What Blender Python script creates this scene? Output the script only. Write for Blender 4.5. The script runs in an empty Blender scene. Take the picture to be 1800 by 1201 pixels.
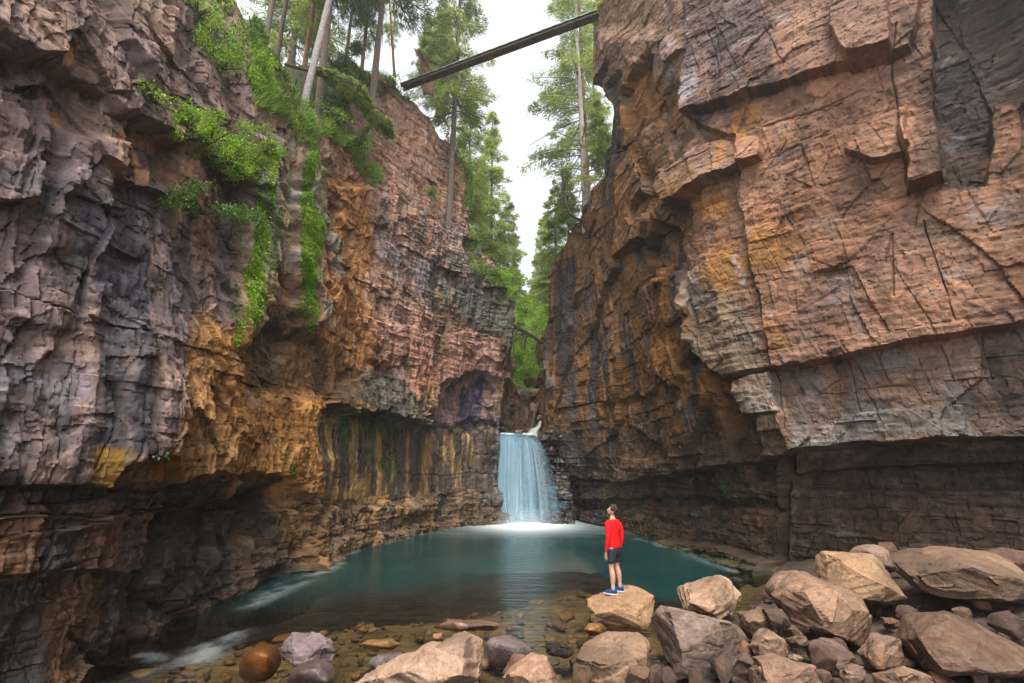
import bpy, bmesh, math, random
import numpy as np
from mathutils import Vector, Matrix
SC = bpy.context.scene
COL = SC.collection
rnd = random.Random(7)
R = math.radians
# ------------------------------------------------------------------ camera
CAMZ = 3.0; PITCH = R(15.0); FPX = 800.0
cp, sp = math.cos(PITCH), math.sin(PITCH)
cam_d = bpy.data.cameras.new('camera'); cam = bpy.data.objects.new('camera', cam_d); COL.objects.link(cam)
cam_d.sensor_width = 36; cam_d.lens = 16; cam_d.clip_end = 2000; cam_d.clip_start = 0.05
cam.location = (0, 0, CAMZ); cam.rotation_euler = (R(90) + PITCH, 0, 0)
SC.camera = cam
def at(px, py, Y):
    """world point seen at photo pixel (px,py) at distance Y along the canyon"""
    r = (px-900)/FPX; u = (600.5-py)/FPX
    dy = cp-sp*u; dz = sp+cp*u; t = Y/dy
    return Vector((r*t, Y, CAMZ+dz*t))
def onz(px, py, z):
    r = (px-900)/FPX; u = (600.5-py)/FPX
    dy = cp-sp*u; dz = sp+cp*u; t = (z-CAMZ)/dz
    return Vector((r*t, dy*t, z))
def proj(P):
    X = P[..., 0]; Y = P[..., 1]; Z = P[..., 2]-CAMZ
    f = Y*cp+Z*sp; u = -Y*sp+Z*cp
    ok = f > 0.5; f = np.where(ok, f, 0.5)
    px = 900+FPX*X/f; py = 600.5-FPX*u/f
    return np.where(ok, px, -9999), np.where(ok, py, -9999)
# ------------------------------------------------------------------ numpy noise
from concurrent.futures import ThreadPoolExecutor
POOL = ThreadPoolExecutor(4)
U = np.uint32
def par(fn):
    """run a pointwise numpy function over row chunks in threads"""
    def g(*a, **k):
        arr = [i for i, v in enumerate(a) if isinstance(v, np.ndarray)]
        if not arr: return fn(*a, **k)
        shp = np.broadcast_shapes(*[a[i].shape for i in arr])
        if len(shp) == 0 or np.prod(shp) < 60000 or shp[0] < 8: return fn(*a, **k)
        b = list(a)
        for i in arr: b[i] = np.broadcast_to(a[i], shp)
        n = 12; ed = np.linspace(0, shp[0], n+1).astype(int)
        fs = [POOL.submit(fn, *[(v[ed[j]:ed[j+1]] if i in arr else v) for i, v in enumerate(b)], **k) for j in range(n)]
        rs = [f.result() for f in fs]
        if isinstance(rs[0], tuple): return tuple(np.concatenate([r[q] for r in rs]) for q in range(len(rs[0])))
        return np.concatenate(rs)
    return g
def toi(x): return np.asarray(x).astype(np.int32).view(U) if isinstance(x, np.ndarray) and x.ndim else U(int(x) & 0xffffffff)
def h3(ix, iy, iz, seed=0):
    with np.errstate(over='ignore'):
        h = toi(ix)*U(374761393)+toi(iy)*U(668265263)+toi(iz)*U(1274126177)+U((seed*974634777) & 0xffffffff)
        h = (h ^ (h >> U(13)))*U(1103515245)
        h = (h ^ (h >> U(15)))*U(2246822519)
        h = h ^ (h >> U(16))
    return (h & U(0xffffff)).astype(np.float32)*np.float32(1/16777216)
@par
def vn(x, y, z, seed=0):
    x, y, z = [np.asarray(v, dtype=np.float32) for v in np.broadcast_arrays(x, y, z)]
    if x.ndim == 0: x, y, z = x[None], y[None], z[None]
    ix = np.floor(x); iy = np.floor(y); iz = np.floor(z)
    fx = x-ix; fy = y-iy; fz = z-iz
    fx = fx*fx*(3-2*fx); fy = fy*fy*(3-2*fy); fz = fz*fz*(3-2*fz)
    with np.errstate(over='ignore'):
        AX = toi(ix)*U(374761393); AY = toi(iy)*U(668265263); AZ = toi(iz)*U(1274126177)+U((seed*974634777) & 0xffffffff)
        AX = (AX, AX+U(374761393)); AY = (AY, AY+U(668265263)); AZ = (AZ, AZ+U(1274126177))
        r = 0
        for b in (0, 1):
            wy = fy if b else 1-fy
            for c in (0, 1):
                q = AY[b]+AZ[c]; v = []
                for a in (0, 1):
                    h = AX[a]+q
                    h = (h ^ (h >> U(13)))*U(1103515245); h = (h ^ (h >> U(15)))*U(2246822519); h ^= h >> U(16)
                    v.append((h & U(0xffffff)).astype(np.float32))
                r = r+(wy*(fz if c else 1-fz))*(v[0]+fx*(v[1]-v[0]))
    return r*np.float32(2/16777216)-1
def fbm(x, y, z, seed=0, o=4, g=0.5):
    r = 0; a = 1; t = 0
    for i in range(o):
        r = r+a*vn(x, y, z, seed+i*17); t += a; a *= g
        x = x*2.03; y = y*2.03; z = z*2.03
    return r/t
def sst(a, b, x):
    t = np.clip((x-a)/(b-a), 0, 1); return t*t*(3-2*t)
@par
def blocks(s, z, ss, zs, seed):
    """random masonry-like joints: returns cell hash, local coords, edge distance"""
    rs = np.random.RandomState(seed)
    bz = np.cumsum(rs.uniform(0.45, 1.6, 400))*zs-40
    L = np.searchsorted(bz, z); lo = bz[np.clip(L-1, 0, 399)]; hi = bz[np.clip(L, 0, 399)]
    zero = np.zeros_like(L)
    wdt = ss*(0.6+1.0*h3(L, zero, zero, seed+1))
    x = s/wdt+17.3*h3(L, zero, zero, seed+2)
    i = np.floor(x)
    b0 = i+0.75*(h3(i, L, zero, seed+3)-.5); b1 = i+1+0.75*(h3(i+1, L, zero, seed+3)-.5)
    c = np.where(x < b0, i-1, np.where(x > b1, i+1, i))
    c0 = c+0.75*(h3(c, L, zero, seed+3)-.5); c1 = c+1+0.75*(h3(c+1, L, zero, seed+3)-.5)
    u = (x-c0)/(c1-c0); v = (z-lo)/np.maximum(hi-lo, 1e-3)
    ed = np.minimum(np.minimum(u, 1-u)*(c1-c0)*wdt, np.minimum(v, 1-v)*(hi-lo))
    return h3(c, L, zero, seed+4), h3(c, L, zero, seed+5)-.5, h3(c, L, zero, seed+6)-.5, u-.5, v-.5, ed
def blockdisp(s, z, ss, zs, seed, amp, tilt):
    h, g1, g2, u, v, ed = blocks(s, z, ss, zs, seed)
    return amp*(h-.5)+tilt*(g1*u+g2*v), ed, h
@par
def facets(s, z, ss, zs, seed, amp, tilt):
    s = np.asarray(s, np.float32); z = np.asarray(z, np.float32)
    """voronoi facets, convex (max of tilted planes); returns displacement and cell id hash"""
    x = s/ss; y = z/zs; ix = np.floor(x); iy = np.floor(y); zero = np.zeros_like(x)
    f1 = np.full(x.shape, 9.); f2 = np.full(x.shape, 9.); best = np.zeros(x.shape); hid = np.zeros(x.shape)
    for a in (-1, 0, 1):
        for b in (-1, 0, 1):
            cx = ix+a; cy = iy+b
            dx = x-(cx+0.1+.8*h3(cx, cy, zero, seed)); dy = y-(cy+.1+.8*h3(cx, cy, zero, seed+1))
            d = np.sqrt(dx*dx+dy*dy)
            gx = h3(cx, cy, zero, seed+2)-.5; gy = h3(cx, cy, zero, seed+3)-.5; hh = h3(cx, cy, zero, seed+4)
            val = amp*(hh-.5)+tilt*(gx*dx+gy*dy)
            n = d < f1
            f2 = np.where(n, f1, np.minimum(f2, d)); best = np.where(n, val, best); hid = np.where(n, hh, hid)
            f1 = np.where(n, d, f1)
    return best, f2-f1, hid
# ------------------------------------------------------------------ pixel-anchored feature helpers
@par
def segd(px, py, pts, closed=False):
    d = np.full(px.shape, 1e9); n = len(pts)
    for i in range(n if closed else n-1):
        ax, ay = pts[i][:2]; bx, by = pts[(i+1) % n][:2]
        vx, vy = bx-ax, by-ay
        t = np.clip(((px-ax)*vx+(py-ay)*vy)/(vx*vx+vy*vy+1e-9), 0, 1)
        d = np.minimum(d, np.hypot(px-ax-t*vx, py-ay-t*vy))
    return d
def inpoly(px, py, pts):
    c = np.zeros(px.shape, bool); n = len(pts)
    for i in range(n):
        ax, ay = pts[i]; bx, by = pts[(i+1) % n]
        if ay == by: continue
        m = ((ay > py) != (by > py)) & (px < (bx-ax)*(py-ay)/(by-ay)+ax)
        c ^= m
    return c
def polymask(px, py, pts, soft):
    """1 inside, falling to 0 within soft px of the edge"""
    xs = [p[0] for p in pts]; ys = [p[1] for p in pts]
    out = np.zeros(px.shape)
    m = (px > min(xs)-soft) & (px < max(xs)+soft) & (py > min(ys)-soft) & (py < max(ys)+soft)
    if not m.any(): return out
    x = px[m]; y = py[m]; d = segd(x, y, pts, True); ins = inpoly(x, y, pts)
    sd = np.where(ins, d, -d)
    out[m] = sst(-soft*.5, soft*.5, sd)
    return out
# ------------------------------------------------------------------ object helpers
def tag(o, label=None, cat=None, group=None, kind=None):
    if label: o['label'] = label
    if cat: o['category'] = cat
    if group: o['group'] = group
    if kind: o['kind'] = kind
    return o
def link(name, me, mat=None, parent=None):
    o = bpy.data.objects.new(name, me); COL.objects.link(o)
    if mat:
        me.materials.clear(); me.materials.append(mat)
    if parent: o.parent = parent
    return o
def empty(name, loc, rz=0):
    o = bpy.data.objects.new(name, None); COL.objects.link(o); o.location = loc; o.rotation_euler = (0, 0, rz)
    o.empty_display_size = .2
    return o
def mesh_np(name, V, F, smooth=True, cols=None):
    """V (n,3), F (m,k) all same k"""
    me = bpy.data.meshes.new(name); k = F.shape[1]
    me.vertices.add(len(V)); me.vertices.foreach_set('co', np.ascontiguousarray(V, dtype=np.float32).ravel())
    me.loops.add(F.size); me.loops.foreach_set('vertex_index', np.ascontiguousarray(F, dtype=np.int32).ravel())
    me.polygons.add(len(F)); me.polygons.foreach_set('loop_start', np.arange(0, F.size, k, dtype=np.int32))
    me.polygons.foreach_set('loop_total', np.full(len(F), k, dtype=np.int32))
    me.update(calc_edges=True)
    me.polygons.foreach_set('use_smooth', np.full(len(F), smooth))
    if cols:
        for nm, arr in cols.items():
            if arr.ndim == 2:
                a = me.attributes.new(nm, 'FLOAT_COLOR', 'POINT')
                c = np.ones((len(V), 4), np.float32); c[:, :3] = arr; a.data.foreach_set('color', c.ravel())
            else:
                a = me.attributes.new(nm, 'FLOAT', 'POINT'); a.data.foreach_set('value', arr.astype(np.float32))
    return me
def gridfaces(nr, nc, flip=False):
    i = np.arange(nr*nc).reshape(nr, nc)
    a = i[:-1, :-1].ravel(); b = i[:-1, 1:].ravel(); c = i[1:, 1:].ravel(); d = i[1:, :-1].ravel()
    return np.stack([a, d, c, b] if flip else [a, b, c, d], 1)
# ------------------------------------------------------------------ materials
def newmat(name):
    m = bpy.data.materials.new(name); m.use_nodes = True; nt = m.node_tree; nt.nodes.clear()
    return m, nt, nt.nodes, nt.links
def nd(nt, typ, **kw):
    n = nt.nodes.new(typ)
    for k, v in kw.items():
        if k.startswith('i_'): n.inputs[k[2:].replace('_', ' ')].default_value = v
        else: setattr(n, k, v)
    return n
def noise(nt, vec, scale, detail=6, rough=.6, dist=0):
    n = nt.nodes.new('ShaderNodeTexNoise'); n.inputs['Scale'].default_value = scale
    n.inputs['Detail'].default_value = detail; n.inputs['Roughness'].default_value = rough; n.inputs['Distortion'].default_value = dist
    if vec is not None: nt.links.new(vec, n.inputs['Vector'])
    return n
def ramp(nt, fac, stops):
    n = nt.nodes.new('ShaderNodeValToRGB'); e = n.color_ramp.elements
    while len(e) < len(stops): e.new(.5)
    for i, (p, c) in enumerate(stops):
        e[i].position = p; e[i].color = (c, c, c, 1) if isinstance(c, (int, float)) else (*c, 1)
    nt.links.new(fac, n.inputs[0]); return n
def mixc(nt, fac, a, b, mode='MIX'):
    n = nt.nodes.new('ShaderNodeMix'); n.data_type = 'RGBA'; n.blend_type = mode
    for s, v in ((0, fac), (6, a), (7, b)):
        if hasattr(v, 'is_output'): nt.links.new(v, n.inputs[s])
        else: n.inputs[s].default_value = (*v, 1) if isinstance(v, tuple) and len(v) == 3 else v
    return n.outputs[2]
def mapping(nt, scale=(1, 1, 1), coord='Object'):
    tc = nt.nodes.new('ShaderNodeTexCoord'); mp = nt.nodes.new('ShaderNodeMapping'); mp.inputs['Scale'].default_value = scale
    nt.links.new(tc.outputs[coord], mp.inputs['Vector']); return mp.outputs[0]
def rock_mat(name, base=None, attr=None, scale=1.0, rough=.85, bump=.5, wetattr=None, grain=(.6, .6, 3.2), tint2=None):
    m, nt, N, L = newmat(name)
    out = N.new('ShaderNodeOutputMaterial'); b = N.new('ShaderNodeBsdfPrincipled'); L.new(b.outputs[0], out.inputs[0])
    v = mapping(nt, (scale, scale, scale)); vs = mapping(nt, tuple(scale*q for q in grain))
    n1 = noise(nt, v, 3.5, 8, .65); n2 = noise(nt, v, 22, 6, .7); n3 = noise(nt, vs, 5, 7, .65, .4)
    if attr:
        a = N.new('ShaderNodeAttribute'); a.attribute_name = attr; col = a.outputs['Color']
    else:
        r = ramp(nt, n1.outputs[0], [(.3, tuple(x*.6 for x in base)), (.55, base), (.75, tint2 or tuple(min(1, x*1.45) for x in base))]); col = r.outputs[0]
    f = ramp(nt, n2.outputs[0], [(.28, .62), (.5, 1.0), (.75, 1.32)])
    col = mixc(nt, .8, col, f.outputs[0], 'MULTIPLY')
    f3 = ramp(nt, n3.outputs[0], [(.3, .68), (.5, 1.0), (.7, 1.22)])
    col = mixc(nt, .75, col, f3.outputs[0], 'MULTIPLY')
    L.new(col, b.inputs['Base Color'])
    b.inputs['Roughness'].default_value = rough
    b.inputs['Specular IOR Level'].default_value = .35
    if wetattr:
        w = N.new('ShaderNodeAttribute'); w.attribute_name = wetattr
        rr = N.new('ShaderNodeMapRange'); rr.inputs[3].default_value = rough; rr.inputs[4].default_value = .28
        L.new(w.outputs['Fac'], rr.inputs[0]); L.new(rr.outputs[0], b.inputs['Roughness'])
    b1 = nd(nt, 'ShaderNodeBump'); b1.inputs['Strength'].default_value = bump; b1.inputs['Distance'].default_value = .06/scale
    L.new(n3.outputs[0], b1.inputs['Height'])
    b2 = nd(nt, 'ShaderNodeBump'); b2.inputs['Strength'].default_value = bump; b2.inputs['Distance'].default_value = .02/scale
    L.new(n2.outputs[0], b2.inputs['Height']); L.new(b1.outputs[0], b2.inputs['Normal']); L.new(b2.outputs[0], b.inputs['Normal'])
    return m
Q = 1.0; EXPO = 2.1; HAZE = 0.0013
# ------------------------------------------------------------------ cliffs
LV = np.array([-2., 3., 9., 16., 24.])
PUR = (.25, .185, .175); TAN = (.38, .255, .17); ORA = (.52, .28, .12); PNK = (.52, .335, .26); DRK = (.045, .04, .042)
CRM = (.74, .53, .30); GRY = (.30, .285, .27); MOS = (.10, .15, .02)
ALB = .62
def build_wall(name, cols, sign, setback, feats, paints, seed, outdir, quality=1.0, depthrows=44, zlow=-1.3, rowsA=720, rowsC=170, style=None, bl=(1.5, .95, .55, .5), mat='cliff', stw=1.0, flute=0.):
    K = len(cols)
    cx = np.array([[p[0] for p in c[0]] for c in cols]); cy = np.array([[p[1] for p in c[0]] for c in cols])
    r1 = np.array([c[1] for c in cols], float); r2 = np.array([max(c[2], c[1]+.25) for c in cols], float)
    # sample along the wall, spacing by distance from the viewer
    S = [0.]; T = [0.]
    for k in range(K-1):
        ax, ay = cx[k, 2], cy[k, 2]; bx, by = cx[k+1, 2], cy[k+1, 2]
        Ls = math.hypot(bx-ax, by-ay); t = 0.
        while t < Ls:
            x = ax+(bx-ax)*t/Ls; y = ay+(by-ay)*t/Ls; d = math.hypot(x, y)
            vis = y > 3.5 and abs(x)/max(y, .1) < 1.75
            st = max(.017, d*.00165)/quality if vis else .12
            t += st; S.append(S[-1]+min(st, Ls-t+st)); T.append(k+min(t/Ls, 1))
    T = np.array(T); S = np.array(S); kk = np.minimum(T.astype(int), K-2); f = (T-kk)[:, None]
    CX = cx[kk]*(1-f)+cx[kk+1]*f; CY = cy[kk]*(1-f)+cy[kk+1]*f; f = f[:, 0]
    R1 = r1[kk]*(1-f)+r1[kk+1]*f; R2 = r2[kk]*(1-f)+r2[kk+1]*f
    nz = vn(S*.9, S*0, S*0, seed+90)*.22+vn(S*2.7, S*0, S*0, seed+91)*.12+(blocks(S, S*0, 1.3, 1, seed+92)[0]-.5)*.5
    R1 = R1+nz*.6; R2 = np.maximum(R2+nz*1.2, R1+.15)
    nc = len(T); fA = np.linspace(0, 1, rowsA)[:, None]
    ZA = zlow+(R1-zlow)*fA
    nB = 10; nC = rowsC; nD = depthrows
    ZB = np.repeat(R1[None], nB, 0)+np.linspace(0, .15, nB)[:, None]
    ZC = R1+.15+(R2-R1-.15)*np.linspace(0, 1, nC)[:, None]
    Z = np.concatenate([ZA, ZB, ZC]); back = np.concatenate([np.zeros(rowsA), np.linspace(0, 1, nB), np.ones(nC)])[:, None]*setback
    nr = Z.shape[0]
    li = np.clip(np.searchsorted(LV, Z)-1, 0, 3); lf = np.clip((Z-LV[li])/(LV[li+1]-LV[li]), 0, 1.3)
    ci = np.arange(nc)[None].repeat(nr, 0)
    X = CX[ci, li]*(1-lf)+CX[ci, li+1]*lf; Y = CY[ci, li]*(1-lf)+CY[ci, li+1]*lf
    tx = np.gradient(CX.mean(1)); ty = np.gradient(CY.mean(1))
    w = max(4, int(.35/.03)); ker = np.hanning(2*w+3)[1:-1]; ker /= ker.sum()
    tx = np.convolve(np.pad(tx, w, mode='edge'), ker, 'valid'); ty = np.convolve(np.pad(ty, w, mode='edge'), ker, 'valid')
    ln = np.hypot(tx, ty)+1e-9; nx = sign*ty/ln; ny = -sign*tx/ln
    X = X-nx*back; Y = Y-ny*back
    P = np.stack([X, Y, Z], -1)
    px, py = proj(P)
    s2 = np.repeat(S[None], nr, 0)
    # ---- fractured rock relief
    wx = fbm(X*.5, Y*.5, Z*.5, seed, 3)*(.8 if flute else .45); wz = fbm(X*.45, Y*.45, Z*.25, seed+5, 3)*(.45 if flute else .16)
    a, ea, ha = facets(s2+wx+.35*Z, Z*1.0+wz, 3.0, 4.2, seed+11, .7, 1.1)
    b, eb, hb = blockdisp(s2+wx*.6, Z+wz*.7, bl[0], bl[1], seed+21, .42, .30)
    b2, eb2, hb2 = blockdisp(s2+wx*.3, Z+wz*.5, bl[2], bl[3], seed+31, .17, .12)
    c, ec, hc = facets(s2+.25*Z+wx*.4, Z+wz*.4, .75, 1.2, seed+41, .26, .42)
    c2, ec2, hc2 = facets(s2-.3*Z, Z, .26, .30, seed+51, .07, .11)
    b3, eb3, hb3 = blocks(s2+wx*.3, Z+wz*.5, bl[2]*.5, bl[3]*.5, seed+35)[0], 0, 0
    c3, ec3, hc3 = facets(s2+.2*wx+.2*Z, Z+.2*wz, .15, .17 if not flute else .24, seed+55, .045, .075)
    vj, ev, hv_ = blockdisp(s2+.18*Z*math.sin(seed)+.5*wx, Z+wz, .55 if flute else .9, 2.6, seed+57, .16, .14)
    fb = fbm(X*1.3, Y*1.3, Z*1.7, seed+61, 6, .55)
    st = fbm(X*.6, Y*.6, Z*7, seed+71, 4, .6)
    reg = sst(-.25, .25, fbm(X*.22, Y*.22, Z*.22, seed+81, 2))     # blocky vs faceted zones
    stl = style(px, py, X, Y, Z) if style else dict(b=1., f=1., st=1., big=1.)
    disp = stl['big']*a*.55+stl['b']*(b*(.35+.65*reg)+b2*(.4+.6*reg))+stl['f']*(c*(1.1-.6*reg)+c2)+c3*stl.get('fine', .7)+vj*stl.get('vj', .8 if flute else .45)+fb*.085+stl['b']*.05*(b3-.5)*2+stl['st']*st*.045*stw+flute*(.20*fbm(s2*1.5+wz*.6, s2*0, Z*.22, seed+75, 4, .55)+.06*np.abs(fbm(s2*4+wz, s2*0, Z*.6, seed+77, 3)))
    # thin open joints
    cr = np.exp(-(np.minimum(eb, eb2*1.7)/.014)**2)*.05*stl['b']*sst(-.1, .3, vn(X*1.1, Y*1.1, Z*1.1, seed+83))
    cr2 = np.exp(-(ev/.012)**2)*(.06 if flute else .032)*sst(-.1 if flute else .1, .3, vn(X*.9, Y*.9, Z*.6, seed+84)); cr3 = np.exp(-(ec3/.05)**2)*.012
    disp = disp-cr-cr2-cr3
    jm = 1. if flute else .42
    jx = px+jm*16*vn(X*1.1, Y*1.1, Z*1.1, seed+1)+jm*9*vn(X*3.5, Y*3.5, Z*3.5, seed+2)
    jy = py+jm*9*vn(X*1.3, Y*1.3, Z*1.3, seed+3)+jm*6*vn(X*4, Y*4, Z*4, seed+4)
    for ft in feats:
        if ft[0] == 'p':
            _, pts, dt, db, soft = ft
            m = polymask(jx, jy, pts, soft); y0 = min(q[1] for q in pts); y1 = max(q[1] for q in pts)
            t = np.clip((jy-y0)/(y1-y0), 0, 1); disp = disp+m*(dt+(db-dt)*t)
        else:
            _, pts, wd, dp = ft
            d = segd(jx*.5+px*.5, jy*.5+py*.5, pts); disp = disp-dp*.3*np.exp(-(d/(wd*.55))**2)
    edge = np.minimum(1, (R2-Z)/.5+.35)
    disp = disp*np.clip(edge, .3, 1)
    # ---- colour of the stone, with shade painted into dark lower walls and recesses
    col = np.zeros(X.shape+(3,)); col[:] = TAN
    kx = px+40*fbm(X*.8, Y*.8, Z*.5, seed+101, 4)+18*(hc-.5)+10*(hb2-.5); ky = py+45*fbm(X*.8, Y*.8, Z*.8, seed+111, 4)+14*(hc-.5)
    wet = np.zeros(X.shape)
    nvar = fbm(X*.9, Y*.9, Z*.7, seed+121, 5, .6)
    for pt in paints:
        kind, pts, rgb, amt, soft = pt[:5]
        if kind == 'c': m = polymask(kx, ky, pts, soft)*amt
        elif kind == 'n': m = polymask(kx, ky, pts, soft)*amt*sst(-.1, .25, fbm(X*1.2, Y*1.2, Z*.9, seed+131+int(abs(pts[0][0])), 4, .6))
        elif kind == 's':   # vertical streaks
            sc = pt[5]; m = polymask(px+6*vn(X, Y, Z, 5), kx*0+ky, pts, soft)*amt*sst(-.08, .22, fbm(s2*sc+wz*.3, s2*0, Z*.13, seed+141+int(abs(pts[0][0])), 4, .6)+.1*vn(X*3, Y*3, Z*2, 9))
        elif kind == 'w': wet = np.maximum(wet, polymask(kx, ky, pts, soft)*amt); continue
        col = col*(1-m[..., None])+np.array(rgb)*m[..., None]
    # block-to-block variation, mineral stains
    hv = (1+.42*(hb-.5)+.30*(hc-.5)+.22*(hb2-.5)+.2*(hc2-.5))
    col = col*np.clip(hv+.2*(hc3-.5)+.25*(hv_-.5)+.36*nvar, .3, 1.9)[..., None]
    fine = fbm(s2*(7 if flute else 1.1), s2*0, Z*(1.0 if flute else 8), seed+181, 5, .65)
    spk = fbm(X*7, Y*7, Z*7, seed+183, 4, .65)
    col = col*np.clip(1+(.5 if flute else .22)*fine+.45*spk, .25, 2)[..., None]
    wht = sst(.30, .5, fbm(X*1.1, Y*1.1, Z*1.3, seed+185, 6, .68))*.5
    col = col*(1-wht[..., None])+np.array([.5, .42, .38])*wht[..., None]
    hue = fbm(X*.5, Y*.5, Z*.6, seed+151, 4, .6)+.5*(ha-.5)
    col = col*(1+hue[..., None]*np.array([.14, -.02, -.22]))
    lich = sst(.25, .5, fbm(X*1.6, Y*1.6, Z*1.6, seed+161, 5, .65))*.35
    col = col*(1-lich[..., None])+np.array([.36, .33, .33])*lich[..., None]
    dk = sst(.18, .5, fbm(s2*1.6, s2*0, Z*.28, seed+171, 5, .6))*.5
    col = col*(1-dk[..., None])+col*np.array([.30, .27, .30])*dk[..., None]
    crk_ = np.clip(cr2/.06*.7+np.exp(-(ec3/.06)**2)*.15, 0, .8); col = col*(1-crk_[..., None])
    joint_dark = np.exp(-(np.minimum(np.minimum(eb, eb2*1.5), ec*.5)/.03)**2)*.35*reg  # darker along block joints and facet edges
    col = col*(1-joint_dark[..., None])
    X2 = X+nx*disp; Y2 = Y+ny*disp
    Z2 = Z+.10*a*0+.03*fb
    # ---- plateau behind the rim
    g = np.geomspace(.25, 50, nD)[:, None]-.2
    DX = X2[-1]+outdir[0]*g+.6*vn(S*.5, g*.5, 0, seed+7)*np.minimum(1, g); DY = Y2[-1]+outdir[1]*g
    DZ = Z2[-1]+.12*g**.8*np.minimum(1, g)+.35*fbm(DX*.6, DY*.6, 0, seed+8, 4)*np.minimum(1, g*.7)
    DC = np.zeros(DX.shape+(3,)); gv = fbm(DX*1.5, DY*1.5, 0, seed+9, 4)[..., None]
    DC[:] = (.07, .065, .03); DC = DC*(1+.6*gv); DC = np.where(gv > .05, DC*np.array([.8, 1.5, .6]), DC)
    mossy = np.clip(1-(R2-Z)/1.1, 0, 1)*sst(-.2, .25, vn(X*2, Y*2, Z*2, seed+10))*.55
    col = col*(1-mossy[..., None])+np.array([.09, .09, .03])*mossy[..., None]
    X3 = np.concatenate([X2, DX]); Y3 = np.concatenate([Y2, DY]); Z3 = np.concatenate([Z2, DZ])
    lum = col.mean(-1, keepdims=True); col = lum+(col-lum)*1.22; col = col*ALB*(1 if flute else .79)
    C3 = np.clip(np.concatenate([col, DC]), .008, .8); W3 = np.concatenate([wet, DX*0])
    V = np.stack([X3, Y3, Z3], -1).reshape(-1, 3)
    me = mesh_np(name, V, gridfaces(nr+nD, nc, flip=(sign < 0)), True, {'Col': C3.reshape(-1, 3), 'wet': W3.ravel()})
    try: me.set_sharp_from_angle(angle=R(38))
    except Exception as e: print('sharp', e)
    o = link(name, me, M[mat]); tag(o, kind='structure')
    # lookup for placing things on the wall
    PP = np.stack([X3, Y3, Z3], -1); qx, qy = proj(PP)
    WL[name] = (PP, qx, qy, np.stack([nx, ny], -1), (nr, nc))
    return o
WL = {}
def onwall(name, px, py, off=0.0):
    PP, qx, qy, nn, _ = WL[name]
    d = (qx-px)**2+(qy-py)**2; m = d < 14**2
    if not m.any():
        i = np.unravel_index(np.argmin(d), d.shape)
    else:
        # nearest to the viewer among the close ones
        dist = np.where(m, PP[..., 1]+d*.004, 1e9); i = np.unravel_index(np.argmin(dist), dist.shape)
    p = PP[i]; n = nn[i[1]]
    return Vector((p[0]+n[0]*off, p[1]+n[1]*off, p[2])), Vector((n[0], n[1], 0))
M = {}
M['cliff_l'] = rock_mat('weathered_cliff_rock', attr='Col', wetattr='wet', bump=.5, rough=.88, grain=(1.6, 1.6, .7))
M['cliff_r'] = rock_mat('sandstone_cliff_rock', attr='Col', wetattr='wet', bump=.45, rough=.88, grain=(1.3, 1.3, 1.7))

def lv(*a): return list(a)
LC = [
 (lv((-9, -16),(-9, -16),(-9, -16),(-9.5, -16),(-10, -16)), 12, 12),
 (lv((-8.8, -4),(-8.8, -4),(-9, -4),(-9.3, -4),(-10, -4)), 14, 14),
 (lv((-7.6, 2.5),(-7.2, 2.5),(-7.8, 2.5),(-8.6, 2.5),(-9, 2.5)), 15.5, 15.5),
 (lv((-5.9, 7.2),(-5.65, 7.2),(-6.9, 7.2),(-8.0, 7.2),(-8.5, 7.2)), 16.2, 16.2),
 (lv((-6.35, 10),(-6.0, 10),(-7.0, 10),(-8.0, 10),(-8.4, 10)), 15.6, 15.6),
 (lv((-6.7, 12.7),(-6.3, 12.6),(-7.0, 12.3),(-7.8, 12.2),(-8.2, 12.2)), 15.6, 15.6),
 (lv((-6.6, 16.0),(-6.3, 16),(-6.4, 15.8),(-6.9, 16.0),(-7.6, 16)), 15.7, 15.7),
 (lv((-6.5, 16.6),(-6.2, 16.6),(-6.3, 16.3),(-6.8, 16.5),(-7.5, 16.5)), 15.7, 19.4),
 (lv((-6.2, 18.2),(-6.0, 18),(-5.9, 17.6),(-6.3, 17.8),(-6.9, 18)), 15.7, 21.8),
 (lv((-5.4, 20.6),(-5.3, 20.4),(-5.0, 20),(-4.9, 20.2),(-5.6, 20.2)), 15.7, 23.2),
 (lv((-4.1, 23.3),(-4.1, 23),(-3.6, 22.5),(-3.1, 22.7),(-3.1, 22.6)), 15.7, 21.6),
 (lv((-3.0, 24.5),(-3.0, 24.3),(-2.5, 23.9),(-2.0, 24.1),(-1.7, 24.1)), 15.5, 20.2),
 (lv((-2.7, 24.9),(-2.7, 24.7),(-2.2, 24.4),(-1.8, 24.7),(-1.6, 24.7)), 14.8, 15.2),
 (lv((-1.6, 25.3),(-1.6, 25.1),(-1.1, 24.9),(-.7, 25.3),(-.7, 25.3)), 13.8, 13.8),
 (lv((-.85, 25.5),(-.85, 25.6),(-.3, 25.3),(.6, 25.7),(.6, 25.7)), 12.6, 12.6),
 (lv((-.9, 27.0),(-.95, 27.2),(-.7, 27.2),(.2, 27),(.2, 27)), 10.8, 10.8),
 (lv((-.7, 28.2),(-.7, 28.5),(-.5, 28.5),(0, 28.5),(0, 28.5)), 8.8, 8.8),
 (lv((.9, 29.6),(.9, 29.8),(.9, 30),(.9, 30),(.9, 30)), 7.0, 7.0),
 (lv((1.6, 30.6),(1.6, 31),(1.6, 31),(1.6, 31),(1.6, 31)), 5.6, 5.6),
 (lv((1.9, 34),(1.8, 34),(1.7, 34),(1.7, 34),(1.6, 34)), 5.6, 5.6),
]
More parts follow.
